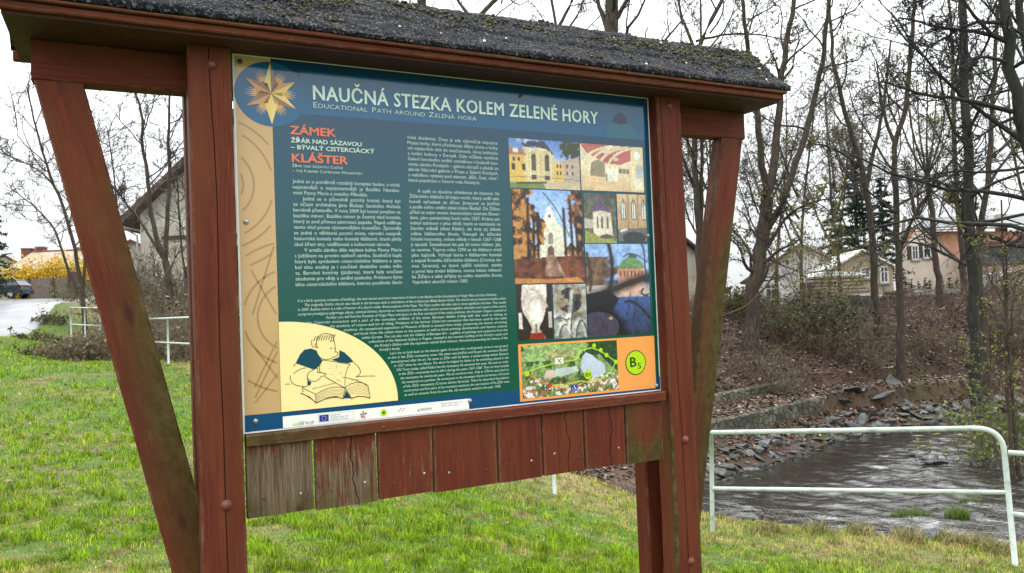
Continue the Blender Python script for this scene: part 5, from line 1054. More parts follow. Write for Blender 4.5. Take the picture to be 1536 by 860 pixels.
board_fence('brown_fence', 'brown plank fence under the yellow hedge behind the parked car', at2(45, 66), at2(118, 66), P(90, 417, 66)[2]-gz(*at2(90, 66)), pm('brown_fence_boards', (.11, .085, .07), (.19, .155, .13), 2, .85, .3, stretch=(8, 8, 1)))
board_fence('garden_gate', 'dark red brown gate panel beside the brown plank fence', at2(104, 64), at2(119, 64), P(110, 408, 64)[2]-gz(*at2(110, 64)), pm('red_brown_boards', (.07, .03, .025), (.12, .055, .04), 2, .8, .2), cat='gate')
def thing_box(name, label, cat, px, py, t, mb, mat, rz=0, group=None, dz=0):
    p = P(px, py, t); o = mb.build(name, mat, None); o.location = (p[0], p[1], gz(p[0], p[1])+dz); o.rotation_euler = (0, 0, rz); tag(o, label, cat, group); return o
rq = random.Random(8)
m = MB()
for k in range(9):
    for j in range(3): m.box((rq.uniform(-.15, .15), j*.32-.3, .06+k*.17), (2.6+rq.uniform(-.3, .3), .24, .07), rq.uniform(-.04, .04))
ps = thing_box('plank_stack', 'stack of rough weathered planks covered by a white sheet, left of the blue bin', 'plank stack', 1255, 455, 37, m, pm('old_planks', (.07, .05, .038), (.2, .155, .115), 3, .85, .2, stretch=(1, 8, 8)), .1)
tm = MB(); tm.prism([(-1.1, 0), (-.9, .16), (-.2, .24), (.5, .2), (1.5, .1), (1.7, 0)], -.6, .6); thing_box('white_tarp', 'white sheet draped over the top of the plank stack', 'tarpaulin', 1245, 455, 37, tm, M['white'], .08, dz=1.58)
bn = empty('plastic_bin', (*at2(1295, 35), gz(*at2(1295, 35))), .15); tag(bn, 'blue green plastic bin with a pale lid standing in the yard', 'bin')
m = MB(); pr = [(-.32, 0), (.32, 0), (.38, .62), (-.38, .62)]; m.prism(pr, -.3, .3); m.build('body', pm('teal_plastic', (.006, .05, .07), (.012, .085, .11), 3, .45, .1), bn); MB().box((0, 0, .645), (.84, .7, .05)).box((0, -.36, .60), (.84, .05, .05)).build('lid', M['white'], bn)
def logheap(px, t, n, label):
    o = empty('log_heap', (*at2(px, t), gz(*at2(px, t))), .2); tag(o, label, 'log heap', 'heaps of cut wood in the yard')
    for k in range(n):
        row = int(k/5); a = rq.uniform(-.35, .35); L_ = rq.uniform(.5, .9); x, z = (k % 5-2)*.32+rq.uniform(-.06, .06), .12+row*.2; MB().cyl((x-L_*math.cos(a), -L_*math.sin(a)*.5, z), (x+L_*math.cos(a), L_*math.sin(a)*.5, z+rq.uniform(-.05, .08)), rq.uniform(.07, .13), n=9).build('log', M['bark'] if k % 3 else M['concrete'], o)
logheap(1366, 36, 13, 'untidy heap of cut logs at the foot of the concrete fence'); logheap(1335, 38, 9, 'smaller heap of logs behind the mossy thin trunk')
for i, (px, t, l_, rz) in enumerate(((1285, 33, .9, .2), (1362, 33, .7, -.3), (1375, 34, .5, .8), (1392, 35, .8, .1), (1440, 34, .6, .2))):
    thing_box('loose_board', NTH[i if i < 4 else 8]+' pale loose board lying on the bank crest among litter', 'board', px, 460, t, MB().box((0, 0, .12), (l_, .14, .04), M=Matrix.Rotation(.12, 3, 'Y')), M['white'], rz, 'loose boards on the bank crest')
cr = empty('wooden_crate', (*at2(1421, 36), gz(*at2(1421, 36))), .2); tag(cr, 'brown slatted crate in front of the concrete fence', 'crate')
m = MB()
for k in range(3): m.box((0, -.25, .08+k*.15), (.62, .02, .11)).box((0, .25, .08+k*.15), (.62, .02, .11)).box((-.3, 0, .08+k*.15), (.02, .48, .11)).box((.3, 0, .08+k*.15), (.02, .48, .11))
m.build('slats', M['darkwood'], cr); m = MB()
for sx_ in (-.27, .27):
    for sy_ in (-.22, .22): m.box((sx_, sy_, .23), (.04, .04, .46))
m.build('corner_posts', M['darkwood'], cr)
# cars
def car(label, loc, rz, paint, scale=1):
    o = empty('parked_car', loc, rz); tag(o, label, 'car', 'parked cars'); o.scale = (scale,)*3
    side = [(-2.05, .32), (-2.02, .62), (-1.93, .86), (-1.2, .93), (1.75, .98), (2.0, .9), (2.08, .6), (2.05, .32)]
    def tuck(v): k = 1-.07*max(0, (v[2]-.6)) if v[2] > .6 else 1-.05*max(0, .45-v[2]); return (v[0]*(1 if abs(v[1]) < .5 else .995), v[1]*k, v[2])
    m = MB(); m.prism(side, -.84, .84, tuck); body = m.build('body', paint, o)
    gh = [(-1.18, .93), (-.45, 1.40), (.1, 1.46), (1.5, 1.42), (1.95, .98)]
    def tk(v): f = (v[2]-.93)/.53; return (v[0], v[1]*(1-.17*max(0, f)), v[2])
    MB().prism(gh, -.79, .79, tk).build('glasshouse', M['glass'], o)
    rf = MB(); rf.prism([(-.52, 1.385), (.1, 1.462), (1.52, 1.425), (1.58, 1.36), (1.5, 1.44), (.1, 1.485), (-.45, 1.42)], -.665, .665); rf.build('roof', paint, o)
    for s in (-1, 1):
        pl_ = MB()
        for (a, b) in (((-1.16, .94), (-.46, 1.41)), ((.16, .96), (.1, 1.44)), ((.98, .97), (.95, 1.43)), ((1.93, .98), (1.5, 1.42))):
            pl_.cyl((a[0], s*.795, a[1]), (b[0], s*.665, b[1]), .035, n=6)
        pl_.build('pillars', paint, o)
        MB().box((2.03, s*.66, .8), (.08, .2, .26)).build('tail_light', pm('tail_light_red', (.25, .01, .01), (.35, .02, .02), 5, .2, 0), o); MB().box((-2.0, s*.6, .66), (.08, .34, .16)).build('headlight', M['frame'], o)
        MB().box((.0, s*.835, .55), (2.2, .02, .05)).build('side_strip', M['darkwood'], o); MB().box((-.72, s*.92, .99), (.12, .16, .11)).build('mirror', paint, o)
    MB().box((2.09, 0, .5), (.09, 1.5, .16)).build('bumper', paint, o); MB().box((-2.07, 0, .5), (.09, 1.5, .16)).build('bumper', paint, o)
    for x in (-1.3, 1.3):
        for s in (-1, 1):
            w_ = MB().cyl((x, s*.66, .31), (x, s*.86, .31), .31, n=24).build('wheel', pm('tyre_rubber', (.012, .012, .012), (.025, .025, .025), 5, .8, 0), o); MB().cyl((x, s*.862, .31), (x, s*.872, .31), .19, n=18).build('rim', M['steel'], w_)
            MB().cyl((x, s*.70, .33), (x, s*.845, .33), .36, n=24).build('wheel_arch', pm('painted_arch_shadow', (.01, .01, .01), (.02, .02, .02), 5, .9, 0), o)  # near-black disc: shade between tyre and body, painted as colour
    return o
M['teal_paint'] = pm('dark_teal_car_paint', (.004, .016, .03), (.007, .022, .038), 2, .3, 0, spec=.3)
p = P(1, 449, 59); car('dark blue green estate car parked side on at the top of the road', (p[0], p[1], gz(p[0], p[1])+.06), 0, M['teal_paint'])
p = P(1506, 452, 47); car('white car half hidden behind the brush at the far right', (p[0], p[1], gz(p[0], p[1])), .15, pm('white_car_paint', (.6, .6, .58), (.68, .68, .66), 2, .25, 0))
# ------------------------------------------------------------------ bare trees
def unit(v): return v/(np.linalg.norm(v, axis=-1, keepdims=True)+1e-9)
def grow(r_, st, di, le, ra, n, wig, trop, tip=.35):
    "M wandering branches -> pts (M,n,3), rad (M,n)"
    M_ = len(st); p = np.empty((M_, n, 3)); p[:, 0] = st; d = unit(di); stp = (le/(n-1))[:, None]
    for i in range(1, n):
        d = unit(d+r_.normal(0, wig, (M_, 3))+np.array([0, 0, trop])); p[:, i] = p[:, i-1]+d*stp
    return p, ra[:, None]*np.linspace(1, tip, n)[None, :]
def sprout(r_, p, k, a0, a1, lr, rr, t0, minr, lref=None, out=None):
    "k children on every branch"
    M_, n, _ = p.shape; t = t0+(1-t0)*(np.arange(k)[None, :]+r_.uniform(0, 1, (M_, k)))/k; x = t*(n-1); i = np.clip(x.astype(int), 0, n-2); f = (x-i)[..., None]; m = np.arange(M_)[:, None]
    st = p[m, i]*(1-f)+p[m, i+1]*f; tg = unit(p[m, i+1]-p[m, i]); rnd = r_.normal(0, 1, (M_, k, 3)); pr = unit(rnd-(rnd*tg).sum(-1, keepdims=True)*tg)
    an = np.radians(r_.uniform(a0, a1, (M_, k)))[..., None]; di = tg*np.cos(an)+pr*np.sin(an); L_ = np.linalg.norm(np.diff(p, axis=1), axis=2).sum(1)
    le = (L_[:, None] if lref is None else np.full((M_, 1), lref))*lr*r_.uniform(.6, 1.25, (M_, k))*(1.15-.55*t)
    return st.reshape(-1, 3), di.reshape(-1, 3), le.ravel(), t.ravel()
def tree(name, label, stems, seed, limbs=9, l1=.42, subs=(5, 5, 4), leaf=None, nleaf=0, bk='bark', up=.10, wig=.2, t0=.35, group='bare trees across the river', leafsize=.05, twig_r=.006, flat_first=None):
    "stems: list of (points, r0, r1) world coordinates; first point of the first stem stands on the ground"
    r_ = np.random.default_rng(seed); base = np.array(stems[0][0][0], float); o = empty(name, tuple(base)); tag(o, label, 'tree', group)
    tv = MB(); bp, br_ = [], []; parts = []
    for q, (pts, r0, r1) in enumerate(stems):
        n = max(8, len(pts)*3); c = resample(np.array(pts, float), n)-base
        if q == 0: c[0, 2] -= .3
        c[1:-1] += r_.normal(0, r0*.18, (n-2, 3)); ra = np.linspace(r0, r1, n)
        if q == 0: ra[0] *= 1.45; ra[1] *= 1.15
        parts.append(tubes(c[None], ra[None], 9 if r0 > .08 else 6)); bp.append(resample(c, 9)); br_.append(np.linspace(r0, r1, 9))
    V, F = join(parts); link('trunk', mesh('trunk', V, F, M[bk], smooth=True), o)
    S = np.array(bp); R = np.array(br_); parts = []; T = []
    st, di, le, t = sprout(r_, S, limbs, 35, 75, l1, .4, t0, .01); i0 = np.repeat(np.arange(len(S)), limbs)
    ra = np.minimum(np.interp(t, [0, 1], [1, .5])*R[i0, 0]*.42, .075); ra = np.maximum(ra, .014)
    le = np.clip(le, .5, 5.5); p, rr = grow(r_, st, di, le, ra, 8, wig, up, .3); parts.append(tubes(p, rr, 5))
    mins = (.0095, .0072, twig_r)
    for lv, k in enumerate(subs):
        st, di, le, t = sprout(r_, p, k, 25, 65, (.5, .52, .55)[lv], .5, .2, .005)
        ra = np.maximum(np.repeat(rr[:, 0], k)*(.9-.5*t)*.5, mins[lv]); p, rr = grow(r_, st, di, le, ra, (6, 5, 4)[lv], wig*(1, 1, .9)[lv], up*.7, .55); parts.append(tubes(p, rr, (4, 3, 3)[lv])); T.append(p)
    V, F = join(parts); cr = link('crown', mesh('crown', V, F, M['twig'] if bk == 'bark' else M['bark_dark']), o)
    if nleaf:
        e = np.concatenate([T[-1][:, -1], T[-1][:, 2]]); e = e[r_.integers(0, len(e), nleaf)]+r_.normal(0, .05, (nleaf, 3)); link('buds', leaves_mesh('buds', r_, e, leafsize, leaf), cr)
    return o
def leaves_mesh(name, r_, pts, size, cols, mat='leaf', aspect=.55, flat_=0, var=.3):
    n = len(pts); u = unit(r_.normal(0, 1, (n, 3))*np.array([1, 1, 1-flat_])); w = r_.normal(0, 1, (n, 3)); v = unit(np.cross(u, w)); s = (size*r_.uniform(.6, 1.4, n))[:, None]
    if flat_: v = unit(np.cross(u, np.array([0, 0, 1.])+r_.normal(0, .5*(1-flat_)+.12, (n, 3))))
    V = np.stack([pts-u*s, pts+v*s*aspect, pts+u*s, pts-v*s*aspect], 1).reshape(-1, 3); F = np.arange(4*n).reshape(-1, 4); cols = np.array(cols)
    c = cols[r_.integers(0, len(cols), n)]*r_.uniform(1-var, 1+var, (n, 1)); return mesh(name, V, F, M[mat], col=np.repeat(c, 4, 0))
def pl(t, *pts, jit=0): return [P(x, y, t+(j*jit)) for j, (x, y) in enumerate(pts)]
def foot(t, px, py, *rest, jit=0):
    "a stem whose foot is dropped or lifted on to the ground"
    q = pl(t, (px, py), *rest, jit=jit); b = q[0]; q[0] = np.array([b[0], b[1], gz(b[0], b[1])]); return q
LIME = [(.16, .17, .03), (.22, .20, .06), (.12, .14, .03)]
tree('bare_tree', 'thick forked tree leaning right beside the leaning brace, its trunk speckled with ivy', [(foot(24, 1122, 478, (1130, 440), (1141, 385), (1148, 330), (1151, 292)), .23, .19),
  (pl(24, (1151, 300), (1147, 262), (1139, 230), (1136, 160), (1128, 110), (1116, 40), (1110, -60), jit=-.2), .12, .04), (pl(24, (1151, 300), (1163, 250), (1168, 150), (1178, 85), (1192, 0), (1203, -90), jit=.2), .14, .05),
  (pl(24, (1148, 345), (1166, 322), (1180, 285), (1202, 225), (1213, 190), (1230, 118), (1245, 10), (1252, -70), jit=.12), .12, .05), (pl(24, (1151, 372), (1180, 322), (1210, 304), (1262, 296), jit=-.3), .06, .02), (pl(24, (1132, 395), (1118, 365), (1102, 347), (1084, 330), jit=.2), .05, .02)], 101, 11, .30, (5, 5, 4), LIME, 2200)
tree('bare_tree', 'thin pale trunk with a crook below its top, left of the cream gable windows', [(foot(24, 1349, 505, (1350, 470), (1347, 390), (1344, 300), (1342, 205), (1352, 183), (1364, 165), (1363, 100), (1372, 20), (1376, -60)), .125, .045),
  (pl(24, (1342, 215), (1331, 190), (1322, 150), (1314, 90), jit=.15), .06, .02), (pl(24, (1351, 372), (1372, 322), (1394, 287), (1412, 262), (1432, 235), jit=-.2), .075, .025), (pl(23.4, (1373, 322), (1366, 292), (1361, 250)), .05, .02)], 102, 9, .30)
tree('bare_tree', 'straight dark trunk, the thickest rising in front of the orange house', [(foot(21, 1459, 490, (1457, 400), (1453, 290), (1450, 200), (1446, 100), (1444, 0), (1442, -110)), .165, .09), (pl(21, (1460, 356), (1480, 350), (1502, 363), (1532, 372), (1570, 368), jit=-.2), .075, .03),
  (pl(21, (1450, 170), (1434, 130), (1432, 105), (1442, 60), jit=.1), .05, .02)], 103, 12, .26, (5, 5, 4), None, 0, 'bark_dark', t0=.3)
fan = [(pl(30, (1391, 264), (x0, 232), (x1, 190), (x2, 120), jit=j), .045, .015) for x0, x1, x2, j in ((1370, 1352, 1338, .2), (1378, 1366, 1358, -.2), (1384, 1378, 1374, .3), (1390, 1390, 1392, -.1), (1397, 1402, 1406, .2), (1404, 1415, 1424, -.3), (1410, 1428, 1440, .1))]
tree('bare_tree', 'slim trunk ending in a broom of upright shoots in front of the grey roof', [(foot(30, 1411, 458, (1405, 400), (1398, 332), (1393, 285), (1391, 262)), .13, .09)]+fan, 104, 7, .34, (4, 3, 2), LIME, 900, up=.16)
tree('bare_tree', 'crooked mossy trunk close behind the thickest dark trunk on its right', [(foot(23, 1477, 492, (1470, 420), (1468, 380), (1474, 330), (1480, 280), (1488, 200), (1490, 110), (1496, 10)), .12, .05), (pl(23, (1480, 285), (1500, 250), (1520, 225), (1550, 190), jit=.1), .05, .02), (pl(23, (1470, 350), (1452, 310), (1440, 290), jit=.1), .045, .02)], 105, 10, .32, (5, 5, 4), LIME, 1500)
tree('bare_tree', 'slender pale trunk further back, just left of the thickest dark trunk', [(foot(34, 1448, 470, (1443, 370), (1434, 290), (1431, 200), (1430, 150), (1428, 70), (1424, -20)), .14, .05)], 106, 16, .34, (5, 4, 2))
tree('bare_tree', 'straight trunk standing in front of the pale garden house', [(foot(27, 1316, 478, (1312, 420), (1306, 332), (1298, 280), (1290, 245), (1276, 200), (1252, 110), (1244, 20)), .14, .05), (pl(27, (1299, 283), (1310, 230), (1328, 150), (1336, 60), jit=.15), .08, .03), (pl(27, (1291, 250), (1262, 228), (1230, 215), (1190, 225), jit=-.15), .05, .02)], 107, 10, .32, (5, 5, 4), LIME, 900)
tree('leaning_tree', 'big dark tree leaning in from the right edge with long level limbs reaching left', [(foot(15, 1598, 640, (1588, 500), (1560, 300), (1537, 205), (1522, 162), (1515, 84), (1506, 0), (1500, -80)), .165, .09), (pl(15, (1562, 300), (1553, 160), (1541, 80), (1529, 10), (1522, -60), jit=.1), .12, .06),
  (pl(15, (1509, 61), (1475, 49), (1435, 45), (1394, 37), (1347, 27), jit=.15), .05, .016), (pl(15, (1518, 168), (1482, 158), (1435, 148), (1391, 143), (1344, 130), (1322, 122), jit=-.1), .052, .016), (pl(15, (1502, 34), (1462, 32), (1415, 57), (1381, 81), jit=.2), .042, .014), (pl(15, (1516, 95), (1482, 85), (1448, 90), (1420, 102), jit=-.2), .04, .014), (pl(15, (1546, 250), (1482, 259), (1435, 256), (1394, 263), jit=.15), .036, .014), (pl(15, (1500, -20), (1470, -30), (1420, -10), (1360, 5), jit=.1), .04, .014), (pl(15, (1524, 175), (1490, 190), (1460, 215), (1440, 205), jit=.1), .035, .012)],
  108, 9, .42, (5, 4, 4), None, 0, 'bark_dark', up=.05, wig=.26, t0=.42, group='trees on the near right bank')
for i, (a, lab) in enumerate((((1530, 700), 'tall thin sapling rising from the shrub at the right edge'), ((1519, 694), 'shorter thin sapling left of the tall one at the right edge'))):
    tree('sapling', lab, [(foot(15.5, *a, (1515-6*i, 560), (1506+4*i, 420), (1502+8*i, 300+90*i)), .042, .014)], 120+i, 9, .3, (4, 3, 2), LIME, 350, group='trees on the near right bank', leafsize=.035)
tree('bare_tree', 'thin upright trunk with short side twigs seen between the right post and its brace', [(foot(26, 1053, 520, (1052, 370), (1053, 250), (1054, 180), (1052, 80), (1050, -20)), .085, .03)], 111, 18, .2, (5, 4, 2), LIME, 500, up=.04)
tree('bare_tree', 'leaning forked tree behind the right end of the felt roof', [(foot(26, 1046, 330, (1038, 120), (1040, 68), (1062, 40), (1085, 0), (1104, -60)), .13, .06), (pl(26, (1040, 70), (1020, 20), (1012, -40), jit=.2), .06, .03), (pl(26, (1044, 62), (1090, 50), (1140, 52), (1190, 62), jit=.2), .045, .015)], 112, 10, .34)
tree('bare_tree', 'thick upright trunk above the middle right of the felt roof', [(foot(22, 904, 350, (909, 120), (913, 40), (918, 0), (926, -90)), .25, .18), (pl(22, (913, 50), (896, 0), (880, -60), jit=.2), .08, .03), (pl(22, (914, 45), (940, 5), (956, -50), jit=-.2), .08, .03)], 113, 9, .3)
tree('bare_tree', 'tree whose low bent limb shows above the middle of the roof', [(foot(26, 690, 330, (697, 60), (706, 20), (722, 14), (748, 0), (790, -40)), .12, .07), (pl(26, (704, 24), (690, 6), (676, -20), jit=.2), .07, .03)], 114, 7, .36)
tree('bare_tree', 'stout trunk just showing over the roof left of the bent limb', [(foot(28, 634, 330, (632, 60), (632, 0), (636, -90)), .2, .15)], 115, 8, .3)
tree('bare_tree', 'twin stemmed tree above the roof, left of the thick upright trunk', [(foot(30, 838, 330, (838, 60), (838, 35), (824, -10), (815, -60)), .1, .05), (pl(30, (838, 40), (856, 10), (864, -40), jit=.1), .08, .04), (pl(30, (838, 60), (870, 20), (880, -20), jit=.1), .06, .03)], 116, 8, .4)
# a screen of further trees, each its own crown
labs = ['pale bare tree far behind the houses', 'fine twigged bare tree in the row beyond the yard']
far_sp = [(1075, 34, 11), (1165, 46, 14), (1205, 38, 12), (1262, 41, 13), (1300, 60, 17), (1385, 64, 18), (1560, 44, 15), (985, 44, 14), (950, 38, 13), (870, 42, 14), (780, 45, 15), (560, 44, 15), (735, 36, 13)]
protos = []
for k in range(5):
    h = 12; b = np.zeros(3); r_ = np.random.default_rng(300+k); main = [(b, (r_.normal(0, .1), r_.normal(0, .1), 3), (r_.normal(0, .4), r_.normal(0, .4), 7), (r_.normal(0, .7), r_.normal(0, .7), 12))]
    stems = [([np.array(q, float) for q in main[0]], .10, .025)]
    for s in range(4): z = 2.6+s*1.1; a = r_.uniform(0, 6.28); stems.append(([np.array(q, float) for q in ((0, 0, z), (math.cos(a)*1.0, math.sin(a)*1.0, z+1.6), (math.cos(a)*1.9, math.sin(a)*1.9, z+4.6))], .07, .02))
    protos.append(tree('bare_tree', 'x', stems, 200+k, 11, .36, (5, 5, 4), LIME, 700, group='row of trees beyond the river', twig_r=.0085, leafsize=.06))
def copy_tree(o, parent=None):
    c = o.copy(); COL.objects.link(c)
    if parent: c.parent = parent
    for ch in [q for q in bpy.data.objects if q.parent == o]: copy_tree(ch, c)
    return c
where = {1075: 'just right of the leaning brace', 1110: 'behind the thick forked tree', 1165: 'above the bungalow', 1205: 'right of the thick forked tree', 1235: 'behind the ivy bush', 1262: 'left of the dark conifer', 1300: 'behind the pale garden house', 1335: 'left of the crooked pale trunk', 1385: 'behind the broom of shoots', 1425: 'above the grey roof', 1480: 'behind the thickest dark trunk', 1515: 'beside the garage at the far right', 1560: 'cut by the right edge', 985: 'above the right end of the panel', 950: 'over the roof right of the thick trunk', 870: 'over the roof left of the thick trunk', 780: 'over the middle of the roof', 560: 'over the roof left of the stout trunk', 735: 'over the roof beside the bent limb'}
for i, (px, t, h) in enumerate(far_sp):
    o = protos[i] if i < 5 else copy_tree(protos[i % 5]); p = P(px, 450, t); o.location = (p[0], p[1], gz(p[0], p[1])); s = h/12*.95; o.scale = (s*1.0, s*1.0, s); o.rotation_euler = (0, 0, i*1.9); o['label'] = 'fine twigged tree '+where[px]; o['group'] = 'row of trees beyond the river'
# trees at the left
tree('bare_tree', 'bare tree with a low fork in front of the old house, left of the post', [(foot(23, 262, 476, (256, 452), (252, 420), (248, 392)), .13, .10), (pl(23, (248, 392), (232, 352), (225, 313), (221, 252), (213, 222), (215, 171), (203, 140), (190, 90)), .075, .025), (pl(23, (248, 392), (251, 335), (254, 264), (252, 191), (256, 110)), .075, .025), (pl(23, (249, 395), (228, 360), (211, 333), (190, 305), (171, 280), (140, 255)), .05, .016)], 131, 11, .3, (5, 5, 4), None, 0, 'bark', group='bare trees on the left', twig_r=.005)
tree('bare_tree', 'slim bare tree arching left over the yellow hedge', [(foot(25, 128, 492, (124, 440), (118, 400), (105, 343), (93, 301), (79, 278), (56, 200), (40, 130)), .075, .02), (pl(25, (116, 440), (102, 405), (91, 368), (80, 337), (46, 305), (18, 284)), .05, .014), (pl(25, (124, 440), (128, 380), (124, 300), (110, 230), (104, 160)), .05, .014), (pl(25, (93, 300), (70, 262), (30, 240), (-10, 225)), .03, .01)], 132, 12, .38, (5, 5, 4), None, 0, 'bark', group='bare trees on the left', twig_r=.005)
tree('bare_tree', 'slim bare stems hidden behind the left brace', [(foot(27, 168, 480, (160, 400), (150, 300), (138, 230), (120, 170)), .06, .02), (pl(27, (166, 440), (176, 340), (172, 260), (160, 190)), .05, .015)], 133, 11, .34, (5, 5, 4), None, 0, 'bark', group='bare trees on the left', twig_r=.005)
tree('bare_tree', 'thin many stemmed tree against the left post', [(foot(26, 285, 478, (284, 400), (280, 300), (278, 200)), .06, .02), (pl(26, (285, 440), (272, 380), (268, 300), (262, 230)), .04, .012)], 134, 11, .3, (5, 5, 4), None, 0, 'bark', group='bare trees on the left', twig_r=.005)
# ------------------------------------------------------------------ conifers
NEED = [(.010, .028, .020), (.016, .038, .024), (.025, .048, .026)]
def conifer(name, label, loc, h, rad, seed, z0=.08, group='conifers', cols=NEED, dens=1.0, bare=0):
    r_ = np.random.default_rng(seed); o = empty(name, loc); tag(o, label, 'conifer', group); MB().cyl((0, 0, -.3), (0, 0, h), .035*h**.8, .01, 9).build('trunk', M['bark_dark'], o, smooth=True)
    nb = int(16*h**.9*dens)+14; z = h*(z0+(1-z0)*r_.uniform(0, 1, nb)**1.15); le = rad*(1-(z/h))**.8*r_.uniform(.7, 1.1, nb)+.05; a = r_.uniform(0, 6.28, nb)
    d = np.stack([np.cos(a), np.sin(a), r_.uniform(-.1, .35, nb)], 1); st = np.stack([z*0, z*0, z], 1); p, rr = grow(r_, st, d, le, np.full(nb, .006*h**.7), 7, .08, -.06, .3); V, F = tubes(p, rr, 4); b = link('branches', mesh('branches', V, F, M['bark_dark']), o)
    k = 46; t = r_.uniform(.12, 1, (nb, k))*6; i = np.clip(t.astype(int), 0, 5); f = (t-i)[..., None]; m = np.arange(nb)[:, None]; q = p[m, i]*(1-f)+p[m, i+1]*f; q = q+r_.normal(0, 1, q.shape)*np.array([.09, .09, .05])*(le[:, None, None]*.55+.1)
    link('needles', leaves_mesh('needles', r_, q.reshape(-1, 3), .055*h**.35*(rad/2)**.4, cols, aspect=.32), b); return o
p = P(-26, 450, 48); conifer('spruce', 'dark spruce cut by the left edge behind the road', (p[0], p[1], gz(p[0], p[1])), 9.0, 2.4, 1)
for i, (px, t, py, rd, lab) in enumerate(((1290, 49, 225, 2.6, 'tall dark blue green spruce behind the pale garden house'), (1330, 53, 262, 2.2, 'smaller dark spruce right behind the tall one'), (1258, 55, 300, 2.4, 'broad dark spruce left of the pale garden house'))):
    p = P(px, 450, t); z_ = gz(p[0], p[1]); conifer('spruce', lab, (p[0], p[1], z_), P(px, py, t)[2]-z_, rd, 2+i, .15, dens=1.1)
for i, px in enumerate((1360, 1368, 1379, 1389, 1396, 1416, 1426, 1437)):
    p = P(px, 450, 48.6); z_ = gz(p[0], p[1]); conifer('thuja', NTH[i if i < 7 else 8]+' small clipped conifer in the row under the cream gable', (p[0], p[1], z_), (P(px, 416+(i % 3)*3, 48.6)[2]-z_), .38, 20+i, .02, 'row of small conifers', dens=1.4)
# ------------------------------------------------------------------ shrubs
def shrub(name, label, loc, rx, ry, h, seed, stems=40, leaf=None, nleaf=0, lsize=.05, group='shrubs along the water', mat='twig_tan', cat='shrub', subs=(4, 3)):
    r_ = np.random.default_rng(seed); o = empty(name, loc); tag(o, label, cat, group); a = r_.uniform(0, 6.28, stems); q = np.sqrt(r_.uniform(0, 1, stems)); st = np.stack([rx*.55*q*np.cos(a), ry*.55*q*np.sin(a), q*0-.1], 1)
    for k in range(stems): st[k, 2] = gz(loc[0]+st[k, 0], loc[1]+st[k, 1])-loc[2]-.05
    d = np.stack([np.cos(a)*q*rx/h*1.0, np.sin(a)*q*ry/h, 1+0*a], 1)+r_.normal(0, .2, (stems, 3)); p, rr = grow(r_, st, d, h*r_.uniform(.7, 1.2, stems), np.full(stems, .011), 7, .16, .02, .4); parts = [tubes(p, rr, 4)]
    for k in subs: s_, d_, l_, t_ = sprout(r_, p, k, 20, 70, .5, .5, .15, .004); p, rr = grow(r_, s_, d_, l_, np.full(len(s_), .006), 5, .2, .02, .6); parts.append(tubes(p, rr, 3))
    V, F = join(parts); b = link('branches', mesh('branches', V, F, M[mat]), o)
    if nleaf:
        e = p.reshape(-1, 3)[r_.integers(0, p.shape[0]*p.shape[1], nleaf)]+r_.normal(0, .04, (nleaf, 3)); link('leaves', leaves_mesh('leaves', r_, e, lsize, leaf), b)
    return o
def gp(px, py, t): p = P(px, py, t); return (p[0], p[1], gz(p[0], p[1]))
DEAD = [(.16, .12, .08), (.22, .165, .11), (.10, .085, .05), (.13, .12, .05)]; OLIVE = [(.075, .085, .03), (.11, .10, .045), (.05, .06, .022)]; GREEN = [(.03, .06, .015), (.05, .09, .02), (.08, .12, .03)]; IVY = [(.012, .028, .010), (.02, .045, .014), (.045, .07, .022)]; YEL = [(.62, .40, .01), (.70, .48, .02), (.5, .34, .02)]
for i, (px, py, t, rx, h, st, lf, nl, lab) in enumerate(((78, 520, 19, 1.0, .35, 40, OLIVE, 500, 'low dry brush on the grass mound left of the short railing'), (108, 540, 18, .8, .55, 50, DEAD, 700, 'brown leafy brush just left of the left brace'), (140, 548, 18.5, .9, .6, 60, DEAD, 600, 'brown brush at the foot of the left brace'),
   (60, 498, 23, 1.0, .3, 30, OLIVE, 700, 'yellowish grassy brush at the edge of the road'), (74, 492, 27, .7, .35, 30, OLIVE, 500, 'olive twiggy shrub left of the short railing'), (205, 530, 28, 1.2, 2.0, 60, DEAD, 500, 'tall brown shrub behind the left brace'),
   (225, 540, 21, 1.3, 1.1, 70, DEAD, 900, 'dense brown bramble behind the railing, right of the left brace'), (262, 545, 20, 1.3, 1.1, 70, DEAD, 900, 'dense brown bramble between railing and left post'), (292, 530, 22, 1.3, 4.0, 50, GREEN, 900, 'dark green bush against the left post'), (205, 500, 27, 1.4, 1.5, 50, OLIVE, 700, 'tall olive thicket at the corner of the old house'), (245, 490, 30, 1.8, 1.7, 50, OLIVE, 800, 'tall thicket below the old house gable'), (128, 462, 36, 1.0, 1.3, 30, GREEN, 900, 'green shrub at the end of the road by the gate'), (228, 505, 27, 1.4, 3.2, 60, DEAD, 300, 'tall leafless shoots before the old house wall'), (268, 505, 26.5, 1.3, 2.9, 60, DEAD, 300, 'leafless shoots beside the left post below the old house'), (310, 560, 19, 1.4, 1.5, 60, DEAD, 700, 'brown bramble hidden behind the left post'))):
    shrub('shrub', lab, gp(px, py, t), rx, rx, h, 400+i, st, lf, nl, .05, 'brush on the left')
for i, (px, rx) in enumerate(((22, 1.5), (48, 1.7), (72, 1.6), (116, 1.1))):
    p = P(px, 450, 68); o = shrub('forsythia', ('forsythia bush in yellow bloom behind the car roof', 'yellow forsythia bush right of the car', 'largest yellow forsythia above the brown fence', 'small yellow forsythia behind the gate beside the left brace')[i], (p[0], p[1], gz(p[0], p[1])), rx, 1.0, (2.6, 2.8, 3.2, 3.4)[i], 430+i, 60, YEL, 3200, .10, 'flowering forsythia hedge', cat='flowering bush')
